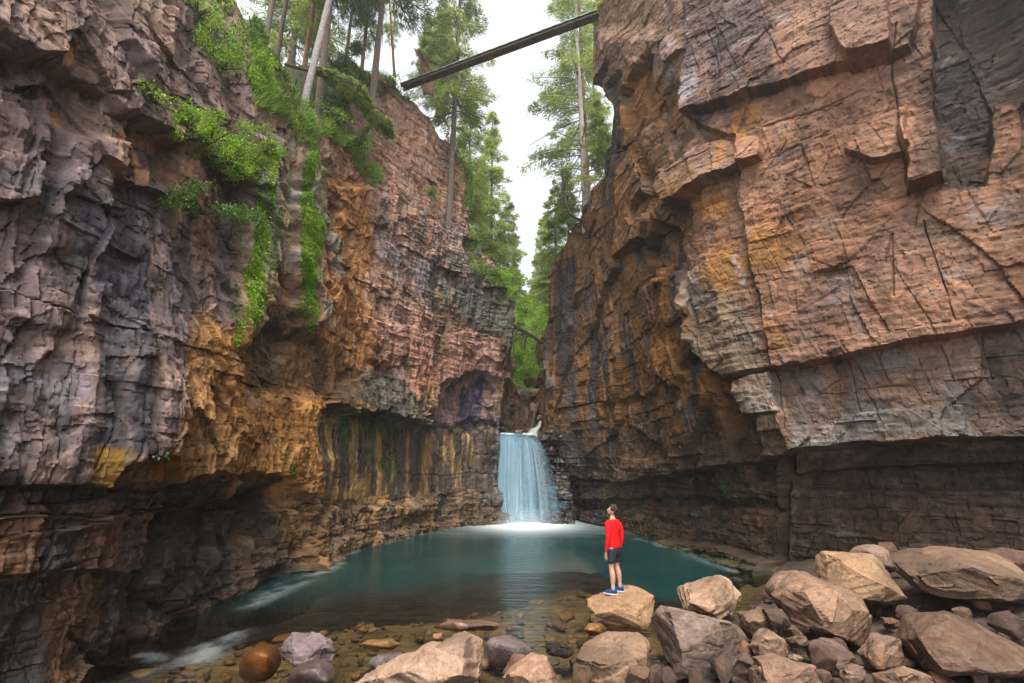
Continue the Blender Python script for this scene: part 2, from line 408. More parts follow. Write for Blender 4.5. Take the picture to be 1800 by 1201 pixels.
RC = [
 (lv((13, -16),(13, -16),(13, -16),(13, -16),(13, -16)), 16, 16),
 (lv((13.5, -4),(13.3, -4),(13, -4),(12.8, -4),(12.5, -4)), 20, 20),
 (lv((13.2, 4),(12.9, 4),(12.6, 4),(12.4, 4),(12, 4)), 23, 23),
 (lv((11.9, 9.0),(11.6, 8.7),(11.6, 8.7),(11.3, 8.4),(10.9, 8.2)), 25, 25),
 (lv((9.4, 11.5),(9.2, 10.9),(8.7, 11.2),(8.5, 11.0),(8.3, 10.6)), 25, 25),
 (lv((7.1, 14.0),(7.2, 13.0),(6.4, 13.5),(6.15, 13.3),(5.9, 12.9)), 25, 25),
 (lv((6.7, 15.8),(6.6, 15.4),(6.0, 15.6),(5.4, 15.6),(4.6, 15.2)), 24.6, 24.6),
 (lv((6.3, 17.6),(6.1, 17.6),(5.6, 17.8),(4.95, 18.3),(3.85, 17.0)), 24.0, 24.0),
 (lv((6.0, 18.8),(5.8, 18.8),(5.4, 19),(4.85, 19.3),(4.7, 18.6)), 20.0, 20.2),
 (lv((5.6, 20.4),(5.4, 20.4),(5.1, 20.6),(4.75, 20.9),(4.8, 20.4)), 17.6, 17.8),
 (lv((4.6, 23.3),(4.6, 23.3),(4.35, 23.6),(4.15, 23.8),(4.2, 23.8)), 17.2, 17.2),
 (lv((3.7, 25.2),(3.6, 25.3),(3.2, 25.4),(3.3, 25.4),(3.3, 25.4)), 16.2, 16.2),
 (lv((2.9, 26.6),(2.3, 26.9),(2.1, 27.0),(2.6, 26.3),(2.6, 26.3)), 14.6, 14.6),
 (lv((2.3, 28.5),(2.1, 29),(2.2, 29),(2.9, 29),(3, 29)), 12.6, 12.6),
 (lv((2.0, 31),(2.1, 32),(2.1, 33),(2.2, 33),(2.4, 33)), 11.9, 11.9),
 (lv((2.4, 34),(2.2, 36),(2.2, 36),(2.3, 36),(2.4, 36)), 11.5, 11.5),
 (lv((4.5, 38),(4.5, 39),(4.5, 39),(4.5, 39),(4.5, 39)), 10, 10),
]
# features: polygon (proud > 0, recessed < 0) top, bottom, softness px ; line = open crack
LF = [
 ('p', [(-90, 40), (10, 100), (70, 115), (129, 150), (210, 212), (315, 252), (364, 290), (440, 330), (450, -90), (-90, -90)], .1, .42, 7),
 ('p', [(-90, -90), (120, -90), (95, 60), (60, 105), (-90, 90)], .1, .35, 6),
 ('p', [(170, -60), (235, -60), (225, 120), (205, 150), (165, 80)], .1, .5, 8),
 ('p', [(212, 215), (300, 250), (300, 325), (250, 335), (205, 300)], -.25, -.1, 6),
 ('p', [(-90, 160), (58, 170), (64, 210), (45, 290), (25, 352), (-90, 345)], .2, .4, 5),
 ('p', [(95, 240), (200, 250), (180, 420), (130, 560), (60, 640), (40, 500), (75, 380)], .25, .1, 22),
 ('p', [(210, 560), (330, 560), (350, 700), (300, 800), (220, 830), (215, 700)], .05, .3, 50),
 ('p', [(415, 240), (475, 240), (482, 420), (455, 560), (412, 612), (402, 560), (430, 400)], .35, .3, 22),
 ('p', [(510, 200), (562, 200), (575, 440), (558, 560), (530, 588), (512, 480)], .35, .4, 18),
 ('p', [(440, 590), (470, 560), (520, 585), (560, 600), (600, 640), (640, 680), (560, 700), (470, 690), (430, 670)], -.4, -.15, 30),
 ('p', [(482, 460), (520, 480), (530, 600), (470, 640), (440, 600)], -.15, -.3, 40),
 ('p', [(575, 712), (610, 670), (645, 645), (700, 642), (715, 680), (738, 745), (690, 735), (640, 720), (600, 716)], .1, .75, 6),
 ('p', [(565, 716), (640, 722), (700, 738), (740, 748), (880, 742), (880, 835), (700, 835), (560, 800)], -.34, 0, 9),
 ('p', [(742, 750), (765, 692), (808, 664), (850, 660), (874, 700), (880, 760)], -.35, -.15, 7),
 ('p', [(640, 555), (760, 580), (880, 600), (885, 662), (820, 657), (770, 684), (744, 740), (722, 700), (704, 643), (650, 640)], .15, .55, 8),
 ('p', [(555, 905), (690, 882), (760, 872), (890, 862), (890, 950), (500, 1010)], .30, .45, 5),
 ('p', [(560, 950), (690, 925), (890, 898), (890, 950), (500, 1020)], .35, .35, 5),
 ('p', [(690, 888), (758, 876), (760, 893), (692, 903)], .25, .25, 3),
 ('p', [(-120, 861), (210, 855), (224, 815), (259, 797), (333, 801), (345, 850), (390, 826), (512, 832), (530, 900), (378, 896), (273, 899), (186, 908), (-120, 925)], -.30, -.30, 4),
 ('p', [(-120, 925), (186, 908), (273, 899), (378, 896), (400, 890), (505, 842), (512, 872), (440, 950), (350, 1040), (330, 1300), (270, 1300), (-120, 1300)], -.3, -.2, 14),
 ('p', [(312, 905), (400, 885), (505, 850), (480, 925), (420, 1000), (420, 1200), (270, 1200), (290, 1010)], -.4, -.2, 50),
 ('p', [(-120, 1048), (250, 998), (300, 985), (300, 1300), (-120, 1300)], -.3, -.2, 4),
 ('l', [(420, 1000), (520, 955), (620, 905), (690, 885), (880, 862)], 3.5, .25),
 ('l', [(560, 300), (640, 320), (700, 350), (800, 410), (835, 450)], 5, .25),
 ('l', [(640, 400), (648, 480), (660, 560), (668, 640)], 4, .3),
 ('l', [(620, 175), (700, 230), (780, 330)], 5, .2),
 ('p', [(575, 320), (650, 330), (680, 400), (640, 420), (590, 400)], .35, .2, 8),
 ('p', [(840, 455), (930, 480), (930, 600), (905, 650), (850, 590), (800, 560), (810, 500)], .3, .1, 14),
]
LP = [
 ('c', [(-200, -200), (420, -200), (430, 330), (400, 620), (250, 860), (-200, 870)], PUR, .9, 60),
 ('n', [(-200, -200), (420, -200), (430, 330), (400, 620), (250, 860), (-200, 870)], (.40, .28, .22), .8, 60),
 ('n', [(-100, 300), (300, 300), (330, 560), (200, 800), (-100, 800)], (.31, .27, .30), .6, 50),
 ('s', [(60, 330), (420, 330), (380, 640), (250, 820), (60, 820)], (.075, .07, .085), .85, 40, 1.5),
 ('c', [(205, 215), (300, 250), (300, 325), (250, 340), (200, 300)], (.38, .24, .15), .9, 10),
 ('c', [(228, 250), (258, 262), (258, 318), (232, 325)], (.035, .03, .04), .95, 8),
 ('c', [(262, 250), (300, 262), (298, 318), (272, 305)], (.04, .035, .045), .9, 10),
 ('c', [(60, 165), (92, 175), (90, 205), (65, 190)], (.52, .27, .16), .95, 8),
 ('c', [(80, 80), (110, 70), (108, 105), (85, 110)], (.50, .28, .18), .9, 8),
 ('c', [(5, 10), (60, 5), (60, 60), (10, 80)], (.36, .24, .2), .8, 14),
 ('c', [(320, 640), (420, 500), (440, 640), (600, 660), (700, 900), (500, 1000), (330, 900), (280, 780)], ORA, .85, 50),
 ('c', [(555, 300), (650, 320), (660, 500), (650, 700), (545, 700), (560, 500)], (.46, .235, .11), .9, 25),
 ('c', [(600, 120), (845, 240), (890, 600), (870, 670), (660, 660), (655, 330), (600, 310)], PNK, .9, 20),
 ('n', [(660, 340), (860, 420), (860, 560), (680, 520)], (.40, .35, .34), .85, 30),
 ('s', [(665, 340), (800, 380), (800, 560), (670, 500)], (.16, .14, .15), .6, 20, 1.6),
 ('c', [(640, 560), (780, 575), (870, 600), (880, 660), (720, 690), (650, 640)], (.52, .29, .22), .8, 25),
 ('c', [(800, 455), (930, 480), (930, 600), (900, 620), (800, 560)], (.13, .135, .11), .85, 20),
 ('n', [(740, 440), (930, 480), (930, 600), (900, 620), (760, 580)], (.10, .12, .06), .5, 30),
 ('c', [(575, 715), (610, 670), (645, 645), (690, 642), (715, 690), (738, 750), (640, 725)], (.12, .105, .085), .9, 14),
 ('s', [(640, 640), (720, 650), (740, 750), (660, 740)], (.38, .33, .30), .7, 12, 2.0),
 ('c', [(742, 755), (765, 692), (808, 664), (850, 660), (874, 700), (880, 760)], (.30, .2, .19), .9, 12),
 ('s', [(742, 755), (765, 692), (808, 664), (850, 660), (874, 700), (880, 770)], (.06, .055, .09), .9, 12, 1.9),
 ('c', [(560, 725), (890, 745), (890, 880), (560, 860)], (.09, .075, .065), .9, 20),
 ('s', [(540, 735), (860, 760), (820, 900), (540, 900)], (.56, .36, .17), .9, 20, 2.6),
 ('s', [(860, 740), (890, 740), (890, 900), (850, 900)], (.2, .25, .33), .6, 10, 5),
 ('n', [(590, 715), (720, 735), (710, 790), (600, 780)], (.05, .07, .015), .9, 14),
 ('c', [(400, 900), (500, 870), (690, 880), (895, 850), (895, 960), (400, 1080)], (.125, .088, .062), .88, 20),
 ('s', [(500, 880), (820, 880), (820, 950), (500, 1010)], (.36, .23, .11), .4, 16, 1.6),
 ('c', [(-150, 862), (330, 855), (420, 880), (410, 1030), (290, 1300), (-150, 1300)], (.095, .058, .042), .92, 18),  # dark wet rock, with the shade of the wall base painted in
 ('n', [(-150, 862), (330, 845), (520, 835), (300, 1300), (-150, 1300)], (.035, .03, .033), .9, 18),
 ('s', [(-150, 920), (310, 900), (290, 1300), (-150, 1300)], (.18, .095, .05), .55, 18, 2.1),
 ('c', [(305, 895), (400, 880), (505, 845), (490, 925), (430, 1010), (410, 1075), (300, 1090)], (.05, .042, .03), .9, 30),  # shade of the deep recess put into the colour
 ('c', [(170, 790), (222, 785), (212, 858), (165, 858)], (.42, .24, .05), .8, 12),
 ('n', [(410, 230), (480, 230), (480, 420), (455, 560), (410, 610), (400, 560), (425, 400)], (.30, .30, .26), .8, 14),
 ('n', [(480, 240), (580, 220), (580, 560), (530, 590), (490, 480)], (.36, .33, .27), .9, 14),
 ('c', [(440, 590), (520, 570), (640, 680), (560, 700), (470, 690), (430, 670)], (.14, .085, .045), .85, 24),
 ('c', [(885, 600), (960, 600), (960, 770), (880, 770)], (.14, .085, .06), .9, 12),
 ('s', [(885, 640), (960, 640), (960, 770), (880, 770)], (.30, .17, .10), .7, 12, 2.2),
 ('w', [(600, 740), (900, 740), (900, 960), (560, 960)], None, .8, 40),
 ('w', [(-150, 950), (420, 960), (420, 1300), (-150, 1300)], None, .7, 40),
]
RF = [
 ('p', [(1300, 250), (1311, 400), (1345, 560), (1365, 650), (1480, 634), (1620, 600), (1900, 555), (1900, -90), (1205, -90), (1212, 212)], 0, .55, 4),
 ('p', [(1205, -90), (1212, 212), (1500, 128), (1600, 100), (1640, -90)], .1, .5, 4),
 ('p', [(1345, 562), (1412, 556), (1418, 640), (1365, 652)], .12, .12, 3),
 ('p', [(1205, 368), (1253, 320), (1345, 290), (1347, 257), (1287, 243), (1227, 262), (1183, 320)], .1, .85, 4),
 ('p', [(1480, -60), (1461, 77), (1505, 134), (1568, 112), (1557, -60)], .1, .5, 4),
 ('p', [(1500, 250), (1590, 190), (1600, 280), (1540, 300), (1490, 275)], .1, .3, 4),
 ('p', [(1585, 230), (1640, 210), (1655, 330), (1600, 345)], .3, .6, 4),
 ('p', [(1640, -90), (1900, -90), (1900, 150), (1745, 190), (1730, 335), (1665, 330), (1640, 180)], -.9, -.55, 6),
 ('p', [(1100, 167), (1147, 80), (1158, 193), (1137, 205), (1108, 222)], -.8, -.5, 4),
 ('p', [(1113, 372), (1140, 327), (1155, 367), (1120, 400)], -.6, -.3, 4),
 ('p', [(1130, 435), (1157, 387), (1200, 407), (1212, 462), (1135, 480)], -.7, -.4, 4),
 ('p', [(1060, 150), (1100, 125), (1098, 262), (1035, 290), (1020, 380), (1000, 400), (1060, 300)], -.35, -.35, 6),
 ('p', [(1216, 540), (1240, 622), (1282, 662), (1362, 650), (1345, 560), (1320, 450), (1240, 450)], .15, .45, 4),
 ('p', [(1302, 672), (1356, 656), (1377, 725), (1310, 732)], .45, .5, 3),
 ('p', [(1335, 732), (1377, 726), (1382, 756), (1338, 760)], .3, .3, 3),
 ('p', [(1380, 757), (1520, 727), (1692, 712), (1702, 765), (1560, 777), (1392, 792)], .35, .4, 3),
 ('p', [(1385, 795), (1560, 780), (1700, 768), (1900, 765), (1900, 1150), (1345, 1150), (1345, 850)], -1.0, -.5, 4),
 ('p', [(1380, 832), (1600, 818), (1900, 810), (1900, 870), (1440, 860), (1380, 860)], -.45, -.45, 3),
 ('p', [(960, 830), (1080, 850), (1200, 830), (1385, 800), (1350, 1000), (1150, 965), (1000, 955)], -.55, -.35, 6),
 ('p', [(1000, 880), (1150, 872), (1340, 880), (1345, 900), (1150, 890), (1000, 898)], -.35, -.35, 3),
 ('p', [(1140, 952), (1250, 962), (1348, 990), (1362, 1080), (1090, 1000)], .5, .5, 4),
 ('p', [(1060, 716), (1100, 695), (1130, 700), (1152, 672), (1162, 760), (1150, 812), (1060, 800)], -.35, -.1, 4),
 ('p', [(1010, 680), (1025, 668), (1030, 700), (1015, 705)], -.3, -.2, 3),
 ('p', [(1135, 500), (1215, 480), (1240, 600), (1200, 680), (1150, 650)], .3, .4, 6),
 ('p', [(1250, 640), (1300, 665), (1330, 760), (1340, 850), (1290, 850), (1270, 750)], -.45, -.3, 6),
 ('l', [(1624, 400), (1655, 501), (1663, 520), (1680, 568)], 1.8, .3),
 ('l', [(1725, 589), (1746, 666)], 1.8, .3), ('l', [(1491, 624), (1498, 660), (1512, 725)], 1.6, .25),
 ('l', [(1311, 400), (1345, 560), (1365, 650), (1382, 756), (1392, 792)], 2.5, .3),
 ('l', [(1345, 235), (1430, 205), (1515, 165)], 2.2, .25), ('l', [(1250, 60), (1265, 100), (1275, 155)], 2, .25),
 ('l', [(1350, 60), (1375, 110), (1390, 125)], 2, .22),
 ('l', [(1575, 60), (1570, 120), (1580, 240), (1600, 350)], 3, .35),
 ('l', [(1147, 80), (1158, 193), (1185, 300), (1190, 400), (1215, 470), (1240, 560), (1255, 640)], 4, .35),
 ('l', [(1560, 470), (1570, 420), (1575, 530)], 3, .3),
]
RP = [
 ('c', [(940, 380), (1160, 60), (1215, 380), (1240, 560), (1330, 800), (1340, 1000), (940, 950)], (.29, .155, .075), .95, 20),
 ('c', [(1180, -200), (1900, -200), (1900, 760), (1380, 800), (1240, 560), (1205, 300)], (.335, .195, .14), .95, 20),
 ('n', [(1250, 100), (1750, 100), (1750, 600), (1350, 640)], (.47, .27, .19), .7, 60),
 ('n', [(1200, 200), (1400, 200), (1400, 620), (1230, 560)], (.46, .24, .09), .8, 40),
 ('s', [(1200, -100), (1480, -100), (1480, 140), (1215, 215)], (.10, .075, .07), .8, 25, 1.0),
 ('s', [(970, 450), (1240, 420), (1250, 760), (960, 760)], (.085, .075, .08), .9, 25, 1.25),
 ('s', [(1050, 480), (1230, 450), (1240, 700), (1060, 700)], (.42, .215, .09), .7, 20, .9),
 ('n', [(965, 560), (1040, 520), (1050, 760), (970, 760)], (.22, .20, .21), .8, 20),
 ('c', [(1225, 470), (1335, 540), (1370, 650), (1285, 668), (1238, 620)], (.33, .275, .225), .8, 20),
 ('c', [(1300, 668), (1375, 655), (1380, 728), (1308, 732)], (.48, .38, .29), .85, 5),
 ('c', [(1375, 650), (1900, 560), (1900, 760), (1390, 790)], (.26, .18, .135), .85, 10),
 ('n', [(1375, 650), (1700, 590), (1700, 720), (1390, 790)], (.22, .19, .17), .7, 16),
 ('c', [(1382, 757), (1520, 727), (1692, 712), (1702, 765), (1560, 777), (1392, 792)], (.32, .265, .225), .85, 4),
 ('c', [(1385, 800), (1900, 770), (1900, 1150), (1345, 1150)], (.105, .068, .05), .92, 6),  # shade under the overhang painted into the lower wall
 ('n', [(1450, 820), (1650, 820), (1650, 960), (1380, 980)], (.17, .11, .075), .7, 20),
 ('c', [(960, 770), (1180, 740), (1385, 780), (1350, 1020), (960, 960)], (.14, .09, .06), .85, 40),
 ('n', [(1000, 850), (1250, 850), (1250, 960), (1000, 950)], (.05, .06, .02), .8, 25),
 ('c', [(1140, 955), (1348, 990), (1362, 1080), (1090, 1000)], (.12, .10, .05), .85, 10),
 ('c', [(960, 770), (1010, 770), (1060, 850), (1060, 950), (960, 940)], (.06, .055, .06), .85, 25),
 ('c', [(1630, -200), (1900, -200), (1900, 160), (1745, 200), (1732, 345), (1660, 335), (1625, 120)], (.085, .065, .058), .93, 16),  # dark varnish, plus the shade of the recess painted in
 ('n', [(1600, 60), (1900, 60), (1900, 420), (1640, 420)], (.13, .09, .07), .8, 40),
 ('c', [(1060, 150), (1100, 130), (1098, 262), (1060, 330), (1040, 380), (1000, 400)], (.12, .10, .085), .85, 14),
 ('c', [(1040, -100), (1200, -100), (1190, 120), (1100, 130), (1060, 150)], (.30, .19, .14), .8, 14),
 ('n', [(1300, 420), (1345, 470), (1330, 520), (1300, 480)], (.6, .52, .48), .8, 8),
 ('n', [(1180, 60), (1220, 60), (1225, 200), (1190, 200)], (.5, .43, .42), .7, 8),
 ('w', [(940, 780), (1100, 800), (1100, 960), (940, 960)], None, .8, 40),
]
def lstyle(px, py, X, Y, Z):
    pink = polymask(px, py, [(600, 120), (845, 240), (900, 600), (870, 640), (660, 640), (655, 330), (600, 310)], 40)
    low = sst(3.2, 2.2, Z)
    sm = polymask(px, py, [(330, 600), (560, 640), (880, 690), (880, 860), (330, 880)], 60); sf = polymask(px, py, [(560, 745), (880, 745), (870, 868), (560, 880)], 30)
    return dict(b=(.42+.4*pink+.5*low-.1*sm)*(1-.8*sf), f=(.66-.1*pink-.15*low)*(1-.65*sf), fine=.7-.5*sf, vj=.8-.6*sf, st=(1+5*pink+3*low+1*sm)*(1-.8*sf), big=.5-.1*low-.1*sm)
def rstyle(px, py, X, Y, Z):
    left = polymask(px, py, [(960, 380), (1060, 60), (1200, 60), (1215, 380), (1240, 560), (1310, 760), (1000, 840), (940, 760)], 40)
    low = sst(3.6, 2.6, Z); front = np.clip(1-left-low, 0, 1)
    return dict(b=.7*low+.26*front+.3*left, f=.3*low+.26*front+.5*left, fine=.6-.2*left, vj=.35+.85*left, st=1+1.2*low+.5*front-.4*left, big=.25*low+.2*front+1.15*left)
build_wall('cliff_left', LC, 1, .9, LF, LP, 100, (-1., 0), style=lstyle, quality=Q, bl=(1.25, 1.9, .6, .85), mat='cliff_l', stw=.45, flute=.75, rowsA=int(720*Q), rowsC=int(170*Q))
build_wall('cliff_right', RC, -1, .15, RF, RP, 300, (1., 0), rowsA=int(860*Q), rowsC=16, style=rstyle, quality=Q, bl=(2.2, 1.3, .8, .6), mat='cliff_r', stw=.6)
# ------------------------------------------------------------------ ledge under the waterfall
FC = [
 (lv((-1.7, 27.0),(-1.7, 27.0),(-1.7, 27),(-1.7, 27),(-1.7, 27)), 4.5, 4.5),
 (lv((-.9, 26.15),(-.9, 26.3),(-.9, 26.3),(-.9, 26),(-.9, 26)), 4.5, 4.5),
 (lv((.5, 25.95),(.5, 26.2),(.5, 26.2),(.5, 26),(.5, 26)), 4.5, 4.5),
 (lv((1.6, 25.85),(1.55, 26.15),(1.5, 26.1),(1.5, 26),(1.5, 26)), 4.55, 4.55),
 (lv((2.2, 25.3),(2.1, 26.0),(2.0, 26.2),(2, 26),(2, 26)), 5.0, 5.0),
 (lv((3.4, 25.2),(3.1, 25.9),(3.0, 26.0),(3, 26),(3, 26)), 5.2, 5.2),
]
FF = [('p', [(930, 880), (1060, 880), (1060, 960), (930, 950)], .3, .5, 4), ('p', [(950, 850), (1060, 850), (1060, 960), (945, 950)], .25, .3, 4)]
FP = [('c', [(800, 700), (1100, 700), (1100, 1000), (800, 1000)], (.065, .06, .06), .95, 5), ('w', [(800, 700), (1100, 700), (1100, 1000), (800, 1000)], None, .9, 5)]
build_wall('waterfall_ledge', FC, 1, .0, FF, FP, 500, (0, 1.), rowsA=190, rowsC=6, depthrows=14, quality=.8, bl=(1.2, .6, .5, .3), mat='cliff_r', stw=1.2)
# ------------------------------------------------------------------ stream bed, bank
SHORE = [(-9, 2.5), (-4, 5.6), (-1.8, 6.9), (.3, 7.3), (1.5, 7.8), (2.9, 9.0), (4.6, 10.4), (6.4, 12.6), (7.6, 14.2)]
def shore_d(x, y):
    """signed distance from the waterline, positive on the rubble bank"""
    d = segd(x, y, SHORE); ins = inpoly(x, y, SHORE+[(20, 14.2), (20, -30), (-9, -30)])
    return np.where(ins, d, -d)
def bed_z(x, y):
    x = np.atleast_1d(np.asarray(x, float)); y = np.atleast_1d(np.asarray(y, float))
    s = shore_d(x, y); s = np.where(s < 0, s*(1+3.5*sst(2.0, 4.2, x)), s)
    dep = -.10-.2*sst(.2, 2.5, -s)-1.2*sst(3.2, 8.0, -s)-1.4*sst(6.5, 11, -s)
    dep = np.where(y < 8.5, np.maximum(dep, -.42), dep)
    bank = .42*(1-np.exp(-np.maximum(s, 0)/1.2))-.06+.45*sst(5.5, 9, x)
    z = np.where(s > 0, bank, dep)
    return z+.12*fbm(x*.9, y*.9, x*0, 700, 4)+.035*fbm(x*5, y*5, x*0, 705, 3)
def axis(a, b, st):
    return np.arange(a, b+st, st)
gx = np.concatenate([axis(-16, -9, .5), axis(-8.8, 12.5, .055/Q), axis(12.8, 18, .5)])
gy = np.concatenate([axis(-20, 2, .5), axis(2.2, 15, .055/Q), axis(15.2, 28, .2)])
BX, BY = np.meshgrid(gx, gy); BZ = bed_z(BX.ravel(), BY.ravel()).reshape(BX.shape)
SD = shore_d(BX, BY)
n1 = fbm(BX*1.4, BY*1.4, 0*BX, 710, 5)[..., None]; n2 = fbm(BX*6, BY*6, 0*BX, 711, 3)[..., None]
bc = np.where(SD[..., None] > 0, np.array([.06, .042, .032]), np.array([.145, .10, .058]))*(1+.7*n1+.5*n2)
me = mesh_np('stream_bed', np.stack([BX, BY, BZ], -1).reshape(-1, 3), gridfaces(*BX.shape), True, {'Col': np.clip(bc, .01, .6).reshape(-1, 3)})
M['bed'] = rock_mat('gravel_bed', attr='Col', bump=.6, rough=.9, grain=(2, 2, 2))
tag(link('stream_bed', me, M['bed']), kind='structure')
# ------------------------------------------------------------------ pool water
wx_ = np.concatenate([axis(-16, -9, .5), axis(-8.9, 8, .07)]); wy_ = np.concatenate([axis(-20, 3, .5), axis(3.1, 30, .08)])
WX, WY = np.meshgrid(wx_, wy_); f1 = WX.ravel(); f2 = WY.ravel()
zb = bed_z(f1, f2).reshape(WX.shape); depth = -zb
foam = np.zeros(WX.shape)
def streak(pts, wid, amp, along=2.2):
    global foam
    q = [tuple(onz(a, b, 0)[:2]) for a, b in pts]
    d = segd(WX, WY, q)
    nse = sst(-.35, .45, fbm(WX*along, WY*along*.8, WX*0, 720+len(pts), 4))
    foam = np.maximum(foam, amp*np.exp(-(d/wid)**2)*nse)
cxf, cyf = .8, 24.9
rr = np.sqrt(((WX-cxf)/2.6)**2+((WY-cyf)/2.5)**2)
foam = np.maximum(foam, .95*np.exp(-rr**2*1.1))
foam = np.maximum(foam, .34*np.exp(-(((WX-cxf-.3)/4.2)**2+((WY-cyf)/3.0)**2))*sst(-.5, .4, fbm(WX*.7, WY*2.2, WX*0, 726, 4)))
streak([(440, 1062), (500, 1032), (560, 1010), (590, 992)], .32, .17, 2.6)
streak([(470, 1012), (560, 990), (630, 965)], .24, .16, 2)
streak([(280, 1200), (330, 1170), (370, 1140), (400, 1118)], .3, .16, 3)
streak([(225, 1150), (270, 1155), (320, 1165)], .14, .13, 4)
streak([(1120, 948), (1200, 968), (1280, 1000), (1330, 1025)], .34, .09, 2.5)
streak([(640, 962), (760, 935), (860, 922)], .25, .12, 1.5)
deep = sst(.34, 1.5, depth)
me = mesh_np('pool_water', np.stack([WX, WY, 0*WX], -1).reshape(-1, 3), gridfaces(*WX.shape), True, {'deep': deep.ravel(), 'foam': foam.ravel()})
m, nt, N, L = newmat('clear_pool_water')
out = N.new('ShaderNodeOutputMaterial')
A1 = nd(nt, 'ShaderNodeAttribute', attribute_name='deep'); A2 = nd(nt, 'ShaderNodeAttribute', attribute_name='foam')
tr = N.new('ShaderNodeBsdfTransparent'); tr.inputs[0].default_value = (.82, .80, .66, 1)
df = N.new('ShaderNodeBsdfDiffuse')
vw = mapping(nt, (1, 1, 1)); nw = noise(nt, vw, .45, 4, .5)
rc = ramp(nt, nw.outputs[0], [(.3, (.003, .029, .031)), (.7, (.006, .048, .045))]); L.new(rc.outputs[0], df.inputs[0])
dm = nd(nt, 'ShaderNodeMath', operation='MULTIPLY'); dm.inputs[1].default_value = .93; L.new(A1.outputs['Fac'], dm.inputs[0])
mx = N.new('ShaderNodeMixShader'); L.new(dm.outputs[0], mx.inputs[0]); L.new(tr.outputs[0], mx.inputs[1]); L.new(df.outputs[0], mx.inputs[2])
gl = N.new('ShaderNodeBsdfGlossy'); gl.inputs['Roughness'].default_value = .15
fr = N.new('ShaderNodeFresnel'); fr.inputs[0].default_value = 1.42
bp = nd(nt, 'ShaderNodeBump'); bp.inputs['Strength'].default_value = .5; bp.inputs['Distance'].default_value = .11
vr = mapping(nt, (.45, 4.5, 1)); nr_ = noise(nt, vr, 1.6, 4, .55, .3); L.new(nr_.outputs[0], bp.inputs['Height'])
L.new(bp.outputs[0], gl.inputs['Normal']); L.new(bp.outputs[0], fr.inputs['Normal'])
mg = N.new('ShaderNodeMixShader'); L.new(fr.outputs[0], mg.inputs[0]); L.new(mx.outputs[0], mg.inputs[1]); L.new(gl.outputs[0], mg.inputs[2])
fd = N.new('ShaderNodeBsdfDiffuse'); fd.inputs[0].default_value = (.80, .90, .94, 1)
mf = N.new('ShaderNodeMixShader'); L.new(A2.outputs['Fac'], mf.inputs[0]); L.new(mg.outputs[0], mf.inputs[1]); L.new(fd.outputs[0], mf.inputs[2])
L.new(mf.outputs[0], out.inputs[0]); M['water'] = m
tag(link('pool_water', me, m), kind='structure')
# ------------------------------------------------------------------ waterfall
def fall_mat(name, col, sx, sy, lo, hi, gain):
    m, nt, N, L = newmat(name); out = N.new('ShaderNodeOutputMaterial')
    A = nd(nt, 'ShaderNodeAttribute', attribute_name='uvw'); D = nd(nt, 'ShaderNodeAttribute', attribute_name='dens')
    mp = N.new('ShaderNodeMapping'); mp.inputs['Scale'].default_value = (sx, sy, 1); L.new(A.outputs['Vector'], mp.inputs[0])
    n = noise(nt, mp.outputs[0], 1, 3, .5, .1); r = ramp(nt, n.outputs[0], [(lo, 0.0), (hi, 1.0)])
    mu = nd(nt, 'ShaderNodeMath', operation='MULTIPLY'); L.new(r.outputs[0], mu.inputs[0]); L.new(D.outputs['Fac'], mu.inputs[1])
    m2 = nd(nt, 'ShaderNodeMath', operation='MULTIPLY', use_clamp=True); L.new(mu.outputs[0], m2.inputs[0]); m2.inputs[1].default_value = gain
    t = N.new('ShaderNodeBsdfTransparent'); d = N.new('ShaderNodeBsdfDiffuse'); d.inputs[0].default_value = (*col, 1)
    tl = N.new('ShaderNodeBsdfTranslucent'); tl.inputs[0].default_value = (*col, 1)
    a = N.new('ShaderNodeMixShader'); a.inputs[0].default_value = .3; L.new(d.outputs[0], a.inputs[1]); L.new(tl.outputs[0], a.inputs[2])
    x = N.new('ShaderNodeMixShader'); L.new(m2.outputs[0], x.inputs[0]); L.new(t.outputs[0], x.inputs[1]); L.new(a.outputs[0], x.inputs[2])
    L.new(x.outputs[0], out.inputs[0]); return m
def sheet(name, fn, nu, nv_, mat, parent=None):
    u, v = np.meshgrid(np.linspace(0, 1, nu), np.linspace(0, 1, nv_)); P, den = fn(u, v)
    me = mesh_np(name, P.reshape(-1, 3), gridfaces(nv_, nu), True, {'uvw': np.stack([u, v, 0*u], -1).reshape(-1, 3), 'dens': den.ravel()})
    return link(name, me, mat, parent)
wfroot = empty('waterfall', (.4, 25.9, 0)); tag(wfroot, 'silky white and blue waterfall pouring over the dark ledge into the pool', 'waterfall')
bpy.context.view_layer.update()
def par_local(o, root):
    o.parent = root; o.matrix_parent_inverse = Matrix.Identity(4); o.location = -Vector(root.location)
    return o
def veil(x0, x1, b0, b1, y0, thr, seed, dl=1.0, dr=1.0, ztop=4.62):
    def fn(u, v):
        t = np.sqrt(v); z = ztop-(ztop+.02)*v
        xt = x0+(x1-x0)*u; xb = b0+(b1-b0)*u
        k = thr*(.55+.75*u)
        x = xt+(xb-xt)*(t**1.0)+.03*vn(u*9, v*1.5, u*0, seed)
        y = y0-k*t-.10*vn(u*7, v*.8, u*0, seed+1)-.05
        den = sst(0, .10, u)*sst(1, .80, u)*(dl+(dr-dl)*u)*(1-.25*v)
        return np.stack([x, y, z], -1), den
    return fn
m1 = fall_mat('falling_water_veil', (.22, .42, .56), 7, .35, .22, .66, .9)
m2_ = fall_mat('falling_water_streaks', (.50, .70, .80), 9, .3, .44, .70, .9)
m3_ = fall_mat('falling_water_mist', (.20, .44, .60), 5, .5, .25, .8, .6)
par_local(sheet('veil', veil(-.68, 1.22, -.62, 1.65, 26.0, .60, 3, .9, .3), 90, 70, m1), wfroot)
